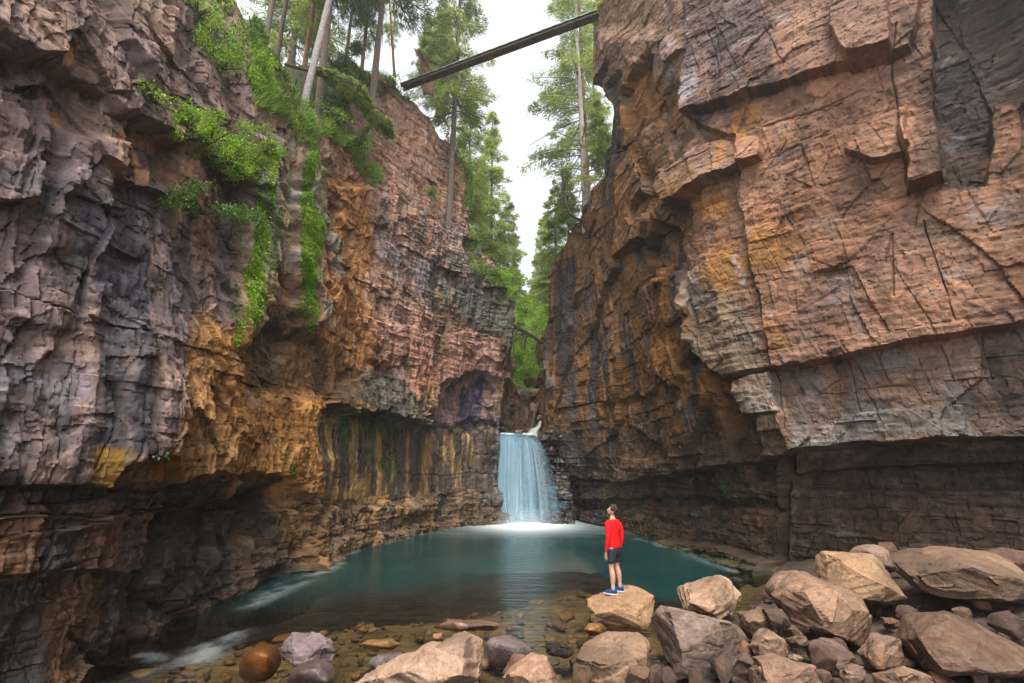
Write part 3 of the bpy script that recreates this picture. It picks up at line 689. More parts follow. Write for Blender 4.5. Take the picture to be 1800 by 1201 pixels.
par_local(sheet('veil', veil(-.70, 1.45, -.70, 2.3, 26.1, .4, 11, .6, .5), 70, 60, m3_), wfroot)
def strands(n, seed, wlo, whi, alo, ahi):
    rs = np.random.RandomState(seed); V = []; F = []; UV = []; DN = []; off = 0; m_ = 22
    for k in range(n):
        u0 = rs.rand()**1.15; x0 = -.66+1.95*u0; wd_ = rs.uniform(wlo, whi); al = rs.uniform(alo, ahi)*(1.15-.7*u0)
        dx = (.02+1.8*max(0, u0-.5)*rs.uniform(.4, 1.3))*1.2+rs.normal()*.03; kk = rs.uniform(.35, .8)+.5*u0; z0 = 4.66-.05*rs.rand()-.45*max(0, u0-.5)-.10*rs.rand(); stop = rs.uniform(0, .12) if rs.rand() < .8 else rs.uniform(.2, .6)
        for i in range(m_):
            v = i/(m_-1)*(1-stop); t = math.sqrt(v); x = x0+dx*t+.02*math.sin(v*7+k); y = 26.05-kk*t; z = z0-(z0+.03)*v; w_ = wd_*(.5+.9*v)
            for c in (-1, -.3, .3, 1): V.append((x+c*w_, y-.02*(1-abs(c)), z)); UV.append((u0*3+c*.1, v, k*.37)); DN.append((0 if abs(c) == 1 else al)*min(1, v*9+.35)*min(1, (1-i/(m_-1))*(3 if stop > .15 else 12)+.15))
        for i in range(m_-1):
            for c in range(3): a = off+i*4+c; F.append((a, a+1, a+5, a+4))
        off += m_*4
    me = mesh_np('strands', np.array(V), np.array(F), True, {'uvw': np.array(UV), 'dens': np.array(DN)}); return me
par_local(link('falling_strands', strands(90, 4, .10, .26, .10, .34), fall_mat('bright_water_strands', (.36, .56, .68), 2, 1.2, .1, .6, 1.0)), wfroot)
par_local(link('falling_strands', strands(46, 9, .035, .10, .15, .5), fall_mat('white_water_threads', (.78, .88, .92), 2, 1.5, .1, .7, 1.0)), wfroot)
def bulge(u, v):
    z = 2.0*(1-v)-.02; x = -.62+(.15+.55*v)*u; y = 25.55-.35*v-.15*np.sin(u*3.1)
    return np.stack([x, y, z], -1), sst(0, .25, u)*sst(1, .5, u)*sst(0, .5, v)*.9
par_local(sheet('veil', bulge, 30, 30, m2_), wfroot)
def mist(u, v):
    x = -1.1+3.6*u; z = .95*(1-v)-.02; y = 25.15-.5*v-.35*np.sin(u*3.14)
    return np.stack([x, y, z], -1), sst(0, .35, u)*sst(1, .6, u)*v**1.5*.8
par_local(sheet('spray', mist, 30, 20, fall_mat('soft_spray', (.74, .84, .9), 2, .4, .0, .4, .6)), wfroot)
# broad lip sheet pouring off the ledge
def lip(u, v):
    x = -.70+2.15*u; y = 27.4-1.5*v; z = 4.66+.03*vn(x*2, y*2, x*0, 4)-.10*sst(.85, 1, v)
    return np.stack([x, y, z], -1), np.ones(u.shape)*sst(0, .06, u)*sst(1, .9, u)
par_local(sheet('lip_sheet', lip, 30, 20, fall_mat('pouring_lip_water', (.70, .74, .70), 6, 4, .2, .5, 1.0)), wfroot)
for i, (pa, pb, drop) in enumerate([((955, 858), (985, 851), .75), ((962, 888), (1004, 879), .5)]):
    a = at(pa[0], pa[1], 25.45); b = at(pb[0], pb[1], 25.15)
    def side(u, v, a=a, b=b, drop=drop):
        x = a.x+(b.x-a.x)*u; y = a.y+(b.y-a.y)*u-.15*np.sqrt(v); z = a.z+(b.z-a.z)*u-drop*v
        return np.stack([x, y, z], -1), sst(0, .15, u)*sst(1, .6, u)*sst(1, .2, v)*.75
    par_local(sheet('side_trickle', side, 20, 14, m3_), wfroot)
# small cascade above the ledge
uc = empty('upper_cascade', tuple(at(938, 762, 27.6))); tag(uc, 'short white cascade slanting down the rocks above the main fall', 'waterfall')
p0 = at(934, 765, 27.3); p1 = at(950, 741, 29.2)
def casc(u, v):
    t = 1-v; w = .10+.30*v
    x = p0.x+(p1.x-p0.x)*t+(u-.5)*w*2; y = p0.y+(p1.y-p0.y)*t; z = p0.z-.1+(p1.z-p0.z+.1)*t+.12*np.sin(t*6)+.08*np.sin(u*3.1)
    return np.stack([x, y, z], -1), sst(0, .2, u)*sst(1, .8, u)
par_local(sheet('water_sheet', casc, 20, 24, fall_mat('cascade_water', (.66, .68, .66), 5, 1.5, .15, .65, .9)), uc)
# ------------------------------------------------------------------ valley beyond the gorge
hx = axis(-60, 60, .6); hy = axis(30, 130, .6); HX, HY = np.meshgrid(hx, hy)
xc = 1.5+1.2*np.sin((HY-30)*.12); q = np.abs(HX-xc)
HZ = 4.3+.16*(HY-30)+.85*np.clip(HY-37, 0, 16)+.12*np.maximum(0, HY-53)+np.minimum(1.5*np.maximum(q-.9, 0), 9+.12*q)*sst(29, 33, HY)+.9*fbm(HX*.35, HY*.35, 0*HX, 740, 4)*np.minimum(1, q*.5)
HC = np.zeros(HX.shape+(3,)); gn = fbm(HX*.8, HY*.8, 0*HX, 741, 4)[..., None]
HC[:] = (.09, .15, .03); HC = np.where(gn < -.1, np.array([.15, .10, .07]), HC)*(1+.5*gn)
me = mesh_np('hillside', np.stack([HX, HY, HZ], -1).reshape(-1, 3), gridfaces(*HX.shape), True, {'Col': HC.reshape(-1, 3)})
tag(link('hillside', me, M['bed']), kind='structure')
def hill_z(x, y):
    i = int(np.clip(round((y-30)/.6), 0, len(hy)-1)); j = int(np.clip(round((x+60)/.6), 0, len(hx)-1)); return float(HZ[i, j])
# ------------------------------------------------------------------ boulders
def remeshed(bm, vox, smooth_it=2):
    me = bpy.data.meshes.new('tmp'); bm.to_mesh(me); bm.free()
    o = bpy.data.objects.new('tmp', me); COL.objects.link(o)
    md = o.modifiers.new('r', 'REMESH'); md.mode = 'VOXEL'; md.voxel_size = vox; md.adaptivity = 0
    if smooth_it:
        s = o.modifiers.new('s', 'SMOOTH'); s.factor = .7; s.iterations = smooth_it
    dg = bpy.context.evaluated_depsgraph_get(); ev = o.evaluated_get(dg); m2 = bpy.data.meshes.new_from_object(ev)
    bpy.data.objects.remove(o); bpy.data.meshes.remove(me)
    return m2
def getv(me):
    a = np.empty(len(me.vertices)*3, np.float32); me.vertices.foreach_get('co', a); return a.reshape(-1, 3).astype(float)
def getn(me):
    a = np.empty(len(me.vertices)*3, np.float32); me.vertices.foreach_get('normal', a); return a.reshape(-1, 3).astype(float)
def rock_from_points(name, pts, seed, base, tint, mat, roundness=2, relief=1.0, strat=0., res=46):
    """pts world coords; result mesh is centred at its base point, returns (mesh, origin)"""
    P = np.array(pts, float); org = np.array([P[:, 0].mean(), P[:, 1].mean(), P[:, 2].min()])
    bm = bmesh.new()
    for p in P-org: bm.verts.new(p)
    r = bmesh.ops.convex_hull(bm, input=bm.verts)
    bmesh.ops.delete(bm, geom=list(set(g for g in r['geom_interior']+r['geom_unused'] if isinstance(g, bmesh.types.BMVert))), context='VERTS')
    size = float(np.max(P.max(0)-P.min(0)))
    me = remeshed(bm, size/res/1.0, (roundness if roundness < 6 else roundness*14) if roundness > 2 else 0)
    V = getv(me)
    if roundness < 4:
        cr_ = random.Random(seed*7+1); cen = V.mean(0)
        yw = cr_.uniform(-.7, .7); tl = cr_.uniform(-.05, .4); rl = cr_.uniform(-.35, .35)
        RM = Matrix.Rotation(yw, 3, 'Z') @ Matrix.Rotation(rl, 3, 'Y') @ Matrix.Rotation(tl, 3, 'X')
        cuts = [(RM @ Vector((0, 0, 1)), cr_.uniform(.55, .75)), (RM @ Vector((0, -1, 0)), cr_.uniform(.50, .72)), (RM @ Vector((1, 0, 0)), cr_.uniform(.74, .88)), (RM @ Vector((-1, 0, 0)), cr_.uniform(.74, .88))]
        for kx in range(4): cuts.append((Vector((cr_.gauss(0, 1), cr_.gauss(-.7, .5), cr_.gauss(.3, .7))).normalized(), cr_.uniform(.66, .82)))
        for nrm, lm in cuts:
            nn_ = np.array(nrm); pr = (V-cen)@nn_; V = V-nn_[None]*np.maximum(0, pr-pr.max()*lm)[:, None]*.95
        me.vertices.foreach_set('co', V.astype(np.float32).ravel()); me.update()
    Nn = getn(me); x, y, z = V.T; k = 1/size; s = seed*13.7
    tz = z+.35*x*math.sin(seed)+.3*y*math.cos(seed)
    big = fbm(x*1.6*k+s, y*1.6*k, z*1.6*k, seed, 3)*.02*size
    fa, fe, fh = facets(x*k*1.0+.5*y*k+s, tz*k, .36, .24, seed+1, .02*size, .05*size)
    sm = fbm(x*4+s, y*4, z*4, seed+3, 6, .62)*.04
    led = (np.abs(fbm(x*.9+s, y*.9, tz*9, seed+4, 3)))*.05*strat
    _, ce, _ = facets(x*k+.6*y*k+s+.06*vn(x*5, y*5, z*5, seed+6), tz*k+.25*y*k+.05*vn(x*5, y*5, z*5, seed+5), .42, .34, seed+5, 1, 0)
    crk = -np.exp(-(ce/.022)**2)*.012*size*sst(-.05, .3, fbm(x*2*k+s, y*2*k, z*2*k, seed+12, 2))
    D = relief*(big+fa*(1 if roundness < 6 else .15)+sm+crk*(1 if roundness < 6 else .3))-led
    V = V+Nn*D[:, None]
    me.vertices.foreach_set('co', V.astype(np.float32).ravel()); me.update()
    n1 = fbm(x*2.2+s, y*2.2, z*2.2, seed+7, 5, .6); n2 = fbm(x*7+s, y*7, z*7, seed+8, 4)
    n3_ = fbm(x*18+s, y*18, z*18, seed+13, 4, .7); C = np.array(base)*np.clip(1+.35*n1+.35*n2+.45*n3_, .3, 2)[:, None]
    t = sst(.0, .4, fbm(x*1.3+s, y*1.3, z*1.3, seed+9, 4))[:, None]*.8
    C = C*(1-t)+np.array(tint)*t*(1+.3*n2)[:, None]
    C = C*np.where(crk < -.005*size, .5, 1)[:, None]
    C = C*(1+.5*(fh-.5))[:, None]
    a = me.attributes.new('Col', 'FLOAT_COLOR', 'POINT'); c = np.ones((len(V), 4), np.float32); c[:, :3] = np.clip(C*(.70, .605, .54), .01, .8); a.data.foreach_set('color', c.ravel())
    me.polygons.foreach_set('use_smooth', np.full(len(me.polygons), True))
    try: me.set_sharp_from_angle(angle=R(30))
    except Exception: pass
    me.name = name; me.materials.clear(); me.materials.append(mat)
    return me, org
M['boulder'] = rock_mat('boulder_stone', attr='Col', bump=.85, rough=.85, grain=(1.5, 1.5, 2.5), scale=1.5)
M['wetstone'] = rock_mat('wet_stone', attr='Col', bump=.3, rough=.35, grain=(2, 2, 2), scale=1.5)
SANDY = (.36, .25, .175); GRYB = (.26, .21, .185); LAV = (.19, .17, .19); PINKB = (.44, .30, .22); DKB = (.10, .075, .062)
PLACED = []
def boulder(label, outline, Y, thick, fc, shrink, seed, base=SANDY, tint=GRYB, mat='boulder', name='boulder', roundness=1, relief=.8, strat=.6, front=None, tiltY=0., group='boulders piled on the bank', res=46):
    """outline: silhouette (photo pixels) at distance Y; fc: where the front facet sits (photo px), shrink its size; thick: real depth in metres"""
    r = random.Random(seed); pts = []; ys = [p[1] for p in outline]; y0, y1 = min(ys), max(ys)
    for (a, b) in outline:
        dy = tiltY*((y1-b)/(y1-y0)-.5)
        pts.append(at(a, b, Y+dy+r.uniform(-.08, .08)*thick))
    n = len(outline)
    for (a, b) in outline[r.randint(0, 1)::2]:   # front facet, nearer
        qa = fc[0]+(a-fc[0])*shrink; qb = fc[1]+(b-fc[1])*shrink
        dy = tiltY*((y1-qb)/(y1-y0)-.5)
        pts.append(at(qa, qb, Y+dy-thick*.5*r.uniform(.8, 1.1)))
    cxm = sum(p[0] for p in outline)/n; cym = sum(p[1] for p in outline)/n
    for (a, b) in outline[::2]:   # back
        p = at(cxm+(a-cxm)*.72, cym+(b-cym)*.80+6, Y); pts.append(Vector((p.x*1.0, p.y+thick*.5, p.z)))
    me, org = rock_from_points(name, pts, seed, base, tint, M[mat], roundness, relief, strat, res)
    o = link(name, me); o.location = org; tag(o, label, 'boulder' if name == 'boulder' else 'rock', group)
    PLACED.append((org[0], org[1], max((Vector(p)-Vector(org)).length for p in pts)*.6)); return o
bl_ = boulder
bl_('pale flat topped boulder at the water with the person standing on it', [(1030, 1054), (1060, 1040), (1105, 1027), (1130, 1031), (1168, 1058), (1166, 1090), (1125, 1116), (1066, 1114), (1038, 1092)], 10.35, 1.35, (1092, 1092), .55, 1, base=(.46, .32, .20), tint=(.40, .27, .18), tiltY=1.1, group=None, res=60)
bl_('huge grey block leaning left, right of the long cracked slab', [(1140, 1094), (1166, 1056), (1208, 1036), (1262, 1060), (1318, 1118), (1312, 1150), (1276, 1186), (1250, 1215), (1205, 1200), (1160, 1150)], 7.4, 1.2, (1222, 1120), .72, 2, base=(.27, .22, .20), tint=(.33, .25, .20), tiltY=.5, res=64)
bl_('cream topped boulder behind the huge grey block', [(1180, 1040), (1215, 1022), (1268, 1010), (1297, 1025), (1325, 1048), (1305, 1086), (1260, 1090), (1200, 1075)], 8.9, 1.1, (1262, 1062), .6, 3, base=(.46, .34, .25), tint=(.4, .28, .2), tiltY=.8, strat=1.4)
bl_('large angular brown boulder, biggest in the middle of the pile', [(1367, 1057), (1400, 1025), (1425, 1001), (1474, 1008), (1530, 1036), (1552, 1095), (1524, 1142), (1478, 1124), (1397, 1096)], 7.8, 1.3, (1462, 1078), .72, 4, base=(.33, .23, .165), tint=(.25, .19, .155), tiltY=.7, res=64)
bl_('rough sandy boulder behind the large angular brown one', [(1434, 980), (1448, 970), (1500, 968), (1548, 976), (1598, 1025), (1600, 1052), (1548, 1060), (1480, 1050), (1440, 1010)], 9.0, 1.3, (1520, 1020), .6, 5, base=(.42, .30, .19), tint=(.34, .25, .18), tiltY=.8, res=60)
bl_('smooth round topped boulder at the very back of the pile', [(1504, 973), (1516, 960), (1536, 954), (1562, 964), (1582, 988), (1575, 1010), (1520, 1005)], 10.2, 1.0, (1545, 985), .7, 6, base=(.31, .24, .21), tint=(.28, .21, .19), roundness=8, relief=.6, strat=0)
bl_('rounded pinkish boulder left of the large angular brown one', [(1352, 1040), (1358, 1016), (1388, 1002), (1424, 1004), (1440, 1030), (1400, 1062), (1365, 1062)], 9.2, .9, (1392, 1035), .65, 7, base=(.33, .24, .20), tint=(.37, .26, .2), roundness=6, strat=.3)
bl_('massive flat slab wedged against the right cliff', [(1597, 970), (1625, 962), (1657, 962), (1690, 976), (1750, 976), (1830, 1015), (1830, 1062), (1727, 1056), (1664, 1055), (1632, 1046), (1610, 1008)], 8.6, 1.8, (1700, 1030), .7, 8, base=(.25, .18, .13), tint=(.18, .14, .11), tiltY=1.2, res=64)
bl_('dark boulder behind the massive flat slab', [(1718, 972), (1762, 962), (1830, 972), (1840, 1010), (1760, 1000)], 9.9, 1.0, (1790, 990), .6, 9, base=(.18, .12, .10), tint=(.22, .15, .12))
bl_('big dark tilted slab in the bottom right corner', [(1643, 1090), (1659, 1068), (1727, 1106), (1840, 1160), (1840, 1200), (1671, 1189), (1607, 1171), (1611, 1138)], 6.6, 1.3, (1690, 1150), .7, 10, base=(.19, .13, .10), tint=(.13, .10, .09), tiltY=.6, res=60)
bl_('small block with orange and white bands beside the dark tilted slab', [(1520, 1156), (1528, 1135), (1558, 1105), (1596, 1124), (1600, 1149), (1570, 1177), (1546, 1187)], 6.9, .55, (1556, 1150), .68, 11, base=(.34, .25, .20), tint=(.50, .25, .08), tiltY=.3)
bl_('long low tan boulder on the bottom edge beneath the small pyramid block', [(1340, 1172), (1355, 1164), (1392, 1163), (1434, 1169), (1464, 1206), (1440, 1230), (1345, 1230)], 6.0, .9, (1400, 1200), .7, 12, base=(.40, .28, .21), tint=(.33, .24, .18), strat=1.)
bl_('small pyramid shaped block between the huge grey block and the dark slabs', [(1325, 1146), (1332, 1122), (1353, 1105), (1391, 1137), (1385, 1162), (1340, 1163)], 6.8, .6, (1358, 1140), .6, 13, base=(.30, .22, .17), tint=(.25, .19, .16))
bl_('dark flat slab fallen under the large angular brown boulder', [(1420, 1134), (1434, 1126), (1471, 1125), (1512, 1158), (1490, 1184), (1464, 1193), (1432, 1168)], 6.9, .6, (1462, 1155), .75, 14, base=(.17, .125, .11), tint=(.14, .11, .10), tiltY=.5)
bl_('brown block leaning on the left of the large angular brown boulder', [(1304, 1078), (1345, 1064), (1362, 1080), (1360, 1107), (1322, 1130), (1308, 1108)], 7.6, .7, (1335, 1092), .65, 15, base=(.27, .19, .14), tint=(.22, .16, .12))
bl_('small dark wedge under the left edge of the large angular brown boulder', [(1345, 1070), (1376, 1070), (1398, 1098), (1378, 1115), (1356, 1105)], 7.3, .5, (1370, 1092), .6, 16, base=(.16, .11, .085), tint=DKB)
bl_('thin brown slab lying in the hollow above the pyramid block', [(1386, 1126), (1402, 1118), (1434, 1120), (1424, 1136), (1400, 1144)], 7.1, .4, (1408, 1131), .6, 17, base=(.2, .14, .11), tint=(.17, .13, .11))
bl_('small grey cube of rock on the bottom edge left of the orange banded block', [(1484, 1190), (1492, 1164), (1521, 1161), (1526, 1190), (1510, 1215), (1484, 1212)], 6.3, .4, (1505, 1188), .7, 18, base=(.27, .20, .17), tint=(.24, .19, .16), strat=1.2)
bl_('pale brown boulder on the bottom edge below the dark tilted slab', [(1552, 1196), (1594, 1168), (1632, 1185), (1655, 1215), (1560, 1225)], 5.9, .6, (1595, 1198), .65, 19, base=(.31, .22, .17), tint=(.26, .19, .15))
bl_('tiny pale stone in front of the pyramid block', [(1387, 1157), (1396, 1147), (1412, 1149), (1418, 1160), (1402, 1166)], 6.5, .2, (1402, 1156), .6, 20, base=(.33, .25, .19), tint=(.3, .22, .17), roundness=3)
bl_('slender brown block against the lower right of the huge grey block', [(1275, 1186), (1316, 1136), (1330, 1150), (1332, 1200), (1300, 1215)], 6.7, .6, (1305, 1180), .6, 21, base=(.17, .13, .115), tint=(.2, .15, .12))
bl_('squat pale block at the bottom edge left of the long low tan boulder', [(1324, 1180), (1340, 1160), (1366, 1170), (1350, 1200), (1330, 1210)], 6.25, .4, (1342, 1184), .6, 22, base=(.34, .25, .2), tint=(.3, .22, .18))
bl_('small reddish stone on the rubble above the orange banded block', [(1556, 1096), (1566, 1086), (1586, 1092), (1590, 1104), (1570, 1108)], 7.7, .3, (1572, 1098), .6, 23, base=(.25, .13, .09), tint=(.2, .12, .09))
bl_('large brown boulder with net of cracks at the bottom centre', [(1000, 1160), (1028, 1140), (1080, 1120), (1122, 1110), (1140, 1128), (1158, 1166), (1156, 1215), (1004, 1225)], 7.2, 1.1, (1085, 1172), .72, 24, base=(.31, .225, .16), tint=(.25, .185, .14), tiltY=.5, res=60)
bl_('pinkish boulder between the long cracked slab and the netted brown boulder', [(866, 1206), (893, 1180), (938, 1155), (962, 1154), (972, 1178), (990, 1215), (900, 1235)], 6.6, .8, (935, 1190), .65, 25, base=PINKB, tint=(.38, .25, .18), strat=.8)
bl_('long pale cracked slab sloping up from the bottom edge', [(586, 1212), (640, 1186), (707, 1170), (756, 1134), (824, 1110), (852, 1122), (862, 1146), (862, 1176), (834, 1212), (700, 1250)], 7.0, 1.1, (780, 1170), .75, 26, base=(.44, .34, .265), tint=(.36, .28, .23), tiltY=.8, strat=1.6, res=80)
bl_('smooth lavender boulder behind the long cracked slab', [(850, 1128), (868, 1121), (892, 1121), (926, 1128), (944, 1150), (920, 1172), (860, 1175)], 7.9, .8, (895, 1150), .7, 27, base=(.25, .21, .235), tint=(.22, .185, .21), roundness=9, relief=.5, strat=0)
bl_('little black wet rock at the water edge left of the netted brown boulder', [(950, 1140), (955, 1132), (982, 1130), (1000, 1132), (1018, 1148), (996, 1160), (960, 1152)], 7.9, .5, (982, 1146), .6, 28, base=(.035, .03, .035), tint=(.06, .05, .05), mat='wetstone')
bl_('small rounded grey rock left of the long cracked slab', [(642, 1170), (650, 1158), (672, 1150), (712, 1148), (720, 1160), (706, 1178), (660, 1186)], 7.55, .5, (682, 1166), .7, 29, base=LAV, tint=(.15, .13, .14), roundness=8, relief=.6, strat=0)
bl_('wet orange brown egg shaped boulder, leftmost in the shallows', [(413, 1195), (416, 1165), (426, 1146), (446, 1134), (470, 1133), (484, 1148), (488, 1175), (480, 1196), (450, 1206)], 7.3, .75, (450, 1166), .7, 30, base=(.20, .085, .02), tint=(.11, .05, .018), roundness=12, relief=.5, strat=0, mat='wetstone')
bl_('lumpy grey violet boulder behind the dark round one', [(487, 1140), (494, 1126), (514, 1117), (558, 1113), (576, 1132), (592, 1152), (584, 1164), (560, 1170), (516, 1171), (490, 1160)], 7.6, .7, (535, 1145), .65, 31, base=(.24, .205, .23), tint=(.19, .15, .13), roundness=3, relief=1.1, strat=.6)
bl_('dark smooth round boulder on the bottom edge under the lumpy grey one', [(496, 1206), (508, 1180), (530, 1164), (562, 1161), (584, 1176), (592, 1206), (540, 1225)], 6.9, .7, (545, 1190), .7, 32, base=(.12, .10, .105), tint=(.16, .13, .13), roundness=10, relief=.5, strat=0, mat='wetstone')
bl_('golden brown stone awash left of the netted brown boulder and below the person', [(1026, 1108), (1034, 1096), (1058, 1096), (1068, 1106), (1060, 1117), (1036, 1118)], 8.9, .5, (1047, 1106), .7, 33, base=(.32, .19, .06), tint=(.26, .16, .06), roundness=4, relief=.6, strat=0, mat='wetstone', name='rock', group=None)
bl_('flat dark wet rock between the person boulder and the netted boulder', [(1054, 1116), (1060, 1108), (1086, 1110), (1092, 1118), (1074, 1127), (1058, 1126)], 8.2, .4, (1072, 1117), .7, 34, base=(.06, .05, .055), tint=(.09, .07, .07), mat='wetstone', name='rock', group=None)
bl_('long flat rock barely under the water with white water over its tip', [(768, 1099), (790, 1090), (850, 1092), (880, 1098), (870, 1108), (800, 1110), (772, 1107)], 8.9, .6, (820, 1102), .7, 35, base=(.2, .13, .1), tint=(.16, .11, .1), roundness=4, relief=.5, strat=0, mat='wetstone', name='rock', group=None)
bl_('mottled wet yellow stone in the shallows above the small grey rock', [(636, 1132), (650, 1124), (690, 1124), (704, 1132), (690, 1142), (650, 1144)], 8.0, .4, (670, 1133), .7, 36, base=(.30, .19, .08), tint=(.42, .33, .2), roundness=4, relief=.6, strat=0, mat='wetstone', name='rock', group=None)
bl_('small blocky orange stone at the far end of the long cracked slab', [(757, 1122), (762, 1114), (778, 1112), (780, 1124), (766, 1132)], 8.0, .25, (768, 1121), .7, 37, base=(.30, .18, .09), tint=(.25, .16, .1), name='rock', group=None)
# debris boulders up in the gorge above the fall
for i, (a, b, Yd, wd) in enumerate([(925, 700, 33, 22), (938, 690, 32, 16), (945, 668, 36, 18), (930, 668, 37, 17), (942, 716, 31, 15), (955, 700, 31.5, 16), (912, 690, 35, 16), (948, 733, 30, 10), (957, 722, 30.5, 11), (925, 722, 31.5, 10)]):
    r = random.Random(900+i)
    out = [(a+wd*math.cos(k*6.283/7)*r.uniform(.7, 1.1), b+wd*.75*math.sin(k*6.283/7)*r.uniform(.7, 1.1)) for k in range(7)]
    bl_('fallen reddish grey boulder jammed in the gorge above the waterfall', out, Yd, wd/22., (a, b), .6, 900+i, base=(.30, .21, .175), tint=(.25, .2, .18), group='boulders jammed in the gorge', res=24)
# ------------------------------------------------------------------ loose stones and cobbles
def proto_stone(seed, rounded, base, tint, mat):
    r = random.Random(seed); pts = []
    for k in range(14):
        v = Vector((r.gauss(0, 1), r.gauss(0, 1), r.gauss(0, 1))).normalized()
        pts.append((v.x*1.0*r.uniform(.8, 1), v.y*.75*r.uniform(.8, 1), v.z*(.42 if rounded else .6)*r.uniform(.8, 1)))
    me, org = rock_from_points('cobble' if rounded else 'loose_stone', pts, seed, base, tint, M[mat], 4 if rounded else 1, .8, 0, 16)
    return me
COB = [proto_stone(60+i, True, b, t, 'wetstone') for i, (b, t) in enumerate([((.24, .15, .06), (.18, .12, .06)), ((.15, .11, .075), (.2, .14, .08)), ((.30, .20, .09), (.24, .16, .08)), ((.10, .085, .07), (.14, .11, .08)), ((.22, .13, .09), (.16, .11, .08)), ((.17, .15, .13), (.13, .11, .1)), ((.34, .24, .12), (.26, .18, .1))])]
LOO = [proto_stone(80+i, False, b, t, 'boulder') for i, (b, t) in enumerate([((.26, .18, .13), (.2, .15, .12)), ((.20, .13, .10), (.17, .12, .1)), ((.33, .24, .18), (.28, .2, .16)), ((.14, .10, .085), (.12, .09, .08)), ((.28, .15, .10), (.2, .13, .1))])]
r = random.Random(5); nplaced = 0; tries = 0; spots = []
while nplaced < 290 and tries < 20000:
    tries += 1
    py = 1025+175*r.random()**.8; px = r.uniform(250, 1100)
    p = onz(px, py, -.25); s = float(shore_d(np.array([p.x]), np.array([p.y]))[0])
    if s > .15 or s < -7.5: continue
    sz = r.choice([.22, .26, .18] if nplaced < 60 else [.07, .09, .11, .13, .16])*r.uniform(.8, 1.15)
    if any((p.x-q[0])**2+(p.y-q[1])**2 < (sz+q[2])**2*.55 for q in spots): continue
    spots.append((p.x, p.y, sz)); z = float(bed_z(p.x, p.y)[0])
    o = bpy.data.objects.new('cobble', r.choice(COB)); COL.objects.link(o)
    o.location = (p.x, p.y, z+sz*.12); o.scale = (sz, sz*r.uniform(.8, 1.1), sz*r.uniform(.7, 1.1)); o.rotation_euler = (r.uniform(-.25, .25), r.uniform(-.25, .25), r.uniform(0, 6.28))
    tag(o, 'brown rounded cobble lying in the clear shallows of the pool', 'cobble', 'cobbles in the shallow water'); nplaced += 1
spots = []; nplaced = 0; tries = 0
while nplaced < 240 and tries < 20000:
    tries += 1
    px = r.uniform(560, 1800); py = r.uniform(985, 1200); p = onz(px, py, .5); s = float(shore_d(np.array([p.x]), np.array([p.y]))[0])
    if s < .0 or p.y > 12: continue
    sz = (r.choice([.16, .22, .28]) if nplaced < 105 else r.choice([.05, .07, .09, .13]))*r.uniform(.8, 1.2)
    if any((p.x-q[0])**2+(p.y-q[1])**2 < (sz+q[2])**2*.5 for q in spots): continue
    spots.append((p.x, p.y, sz)); z = float(bed_z(p.x, p.y)[0])
    o = bpy.data.objects.new('loose_stone', r.choice(LOO)); COL.objects.link(o)
    o.location = (p.x, p.y, z+sz*.3); o.scale = (sz, sz*r.uniform(.8, 1.1), sz*r.uniform(.8, 1.3)); o.rotation_euler = (r.uniform(-.5, .5), r.uniform(-.5, .5), r.uniform(0, 6.28))
    tag(o, 'loose broken stone in the gaps between the boulders of the bank', 'stone', 'loose stones between the boulders'); nplaced += 1
# fine gravel and chips nobody could count
gv = np.random.RandomState(3); n = 9000
gxp = gv.uniform(-6, 11, n); gyp = gv.uniform(4.6, 12.5, n); ok = shore_d(gxp, gyp) > -2.5; gxp = gxp[ok]; gyp = gyp[ok]; n = len(gxp)
gz = bed_z(gxp, gyp); gs = gv.uniform(.01, .034, n)
base8 = np.array([(-1, 0, 0), (1, 0, 0), (0, -.8, 0), (0, .8, 0), (.1, .1, .6), (-.1, 0, -.5)], float)
tri = np.array([(0, 2, 4), (2, 1, 4), (1, 3, 4), (3, 0, 4), (2, 0, 5), (1, 2, 5), (3, 1, 5), (0, 3, 5)])
ang = gv.uniform(0, 6.28, n); ca, sa = np.cos(ang), np.sin(ang)
VV = base8[None]*gs[:, None, None]*gv.uniform(.7, 1.3, (n, 6, 1))
VX = VV[..., 0]*ca[:, None]-VV[..., 1]*sa[:, None]+gxp[:, None]; VY = VV[..., 0]*sa[:, None]+VV[..., 1]*ca[:, None]+gyp[:, None]; VZ = VV[..., 2]+gz[:, None]+.01
cc = np.array([.12, .085, .06])[None]*gv.uniform(.4, 1.7, (n, 1))
me = mesh_np('gravel', np.stack([VX, VY, VZ], -1).reshape(-1, 3), (tri[None]+6*np.arange(n)[:, None, None]).reshape(-1, 3), False, {'Col': np.repeat(cc, 6, 0)})
tag(link('gravel', me, M['boulder']), 'fine gravel and stone chips scattered over the bank and the shallows', 'gravel', kind='stuff')
# ------------------------------------------------------------------ vegetation
def leaf_mat(name, dark, mid, light, transl=.45):
    m, nt, N, L = newmat(name); out = N.new('ShaderNodeOutputMaterial')
    A = nd(nt, 'ShaderNodeAttribute', attribute_name='shade'); r = ramp(nt, A.outputs['Fac'], [(0, dark), (.5, mid), (1, light)])
    d = N.new('ShaderNodeBsdfDiffuse'); t = N.new('ShaderNodeBsdfTranslucent'); L.new(r.outputs[0], d.inputs[0]); L.new(r.outputs[0], t.inputs[0])
    x = N.new('ShaderNodeMixShader'); x.inputs[0].default_value = transl; L.new(d.outputs[0], x.inputs[1]); L.new(t.outputs[0], x.inputs[2])
    g = N.new('ShaderNodeBsdfGlossy'); g.inputs['Roughness'].default_value = .45; y = N.new('ShaderNodeMixShader'); y.inputs[0].default_value = .04
    L.new(x.outputs[0], y.inputs[1]); L.new(g.outputs[0], y.inputs[2]); L.new(y.outputs[0], out.inputs[0]); return m
M['needle_dark'] = leaf_mat('dark_spruce_needles', (.03, .06, .02), (.085, .135, .035), (.19, .25, .055), .5)
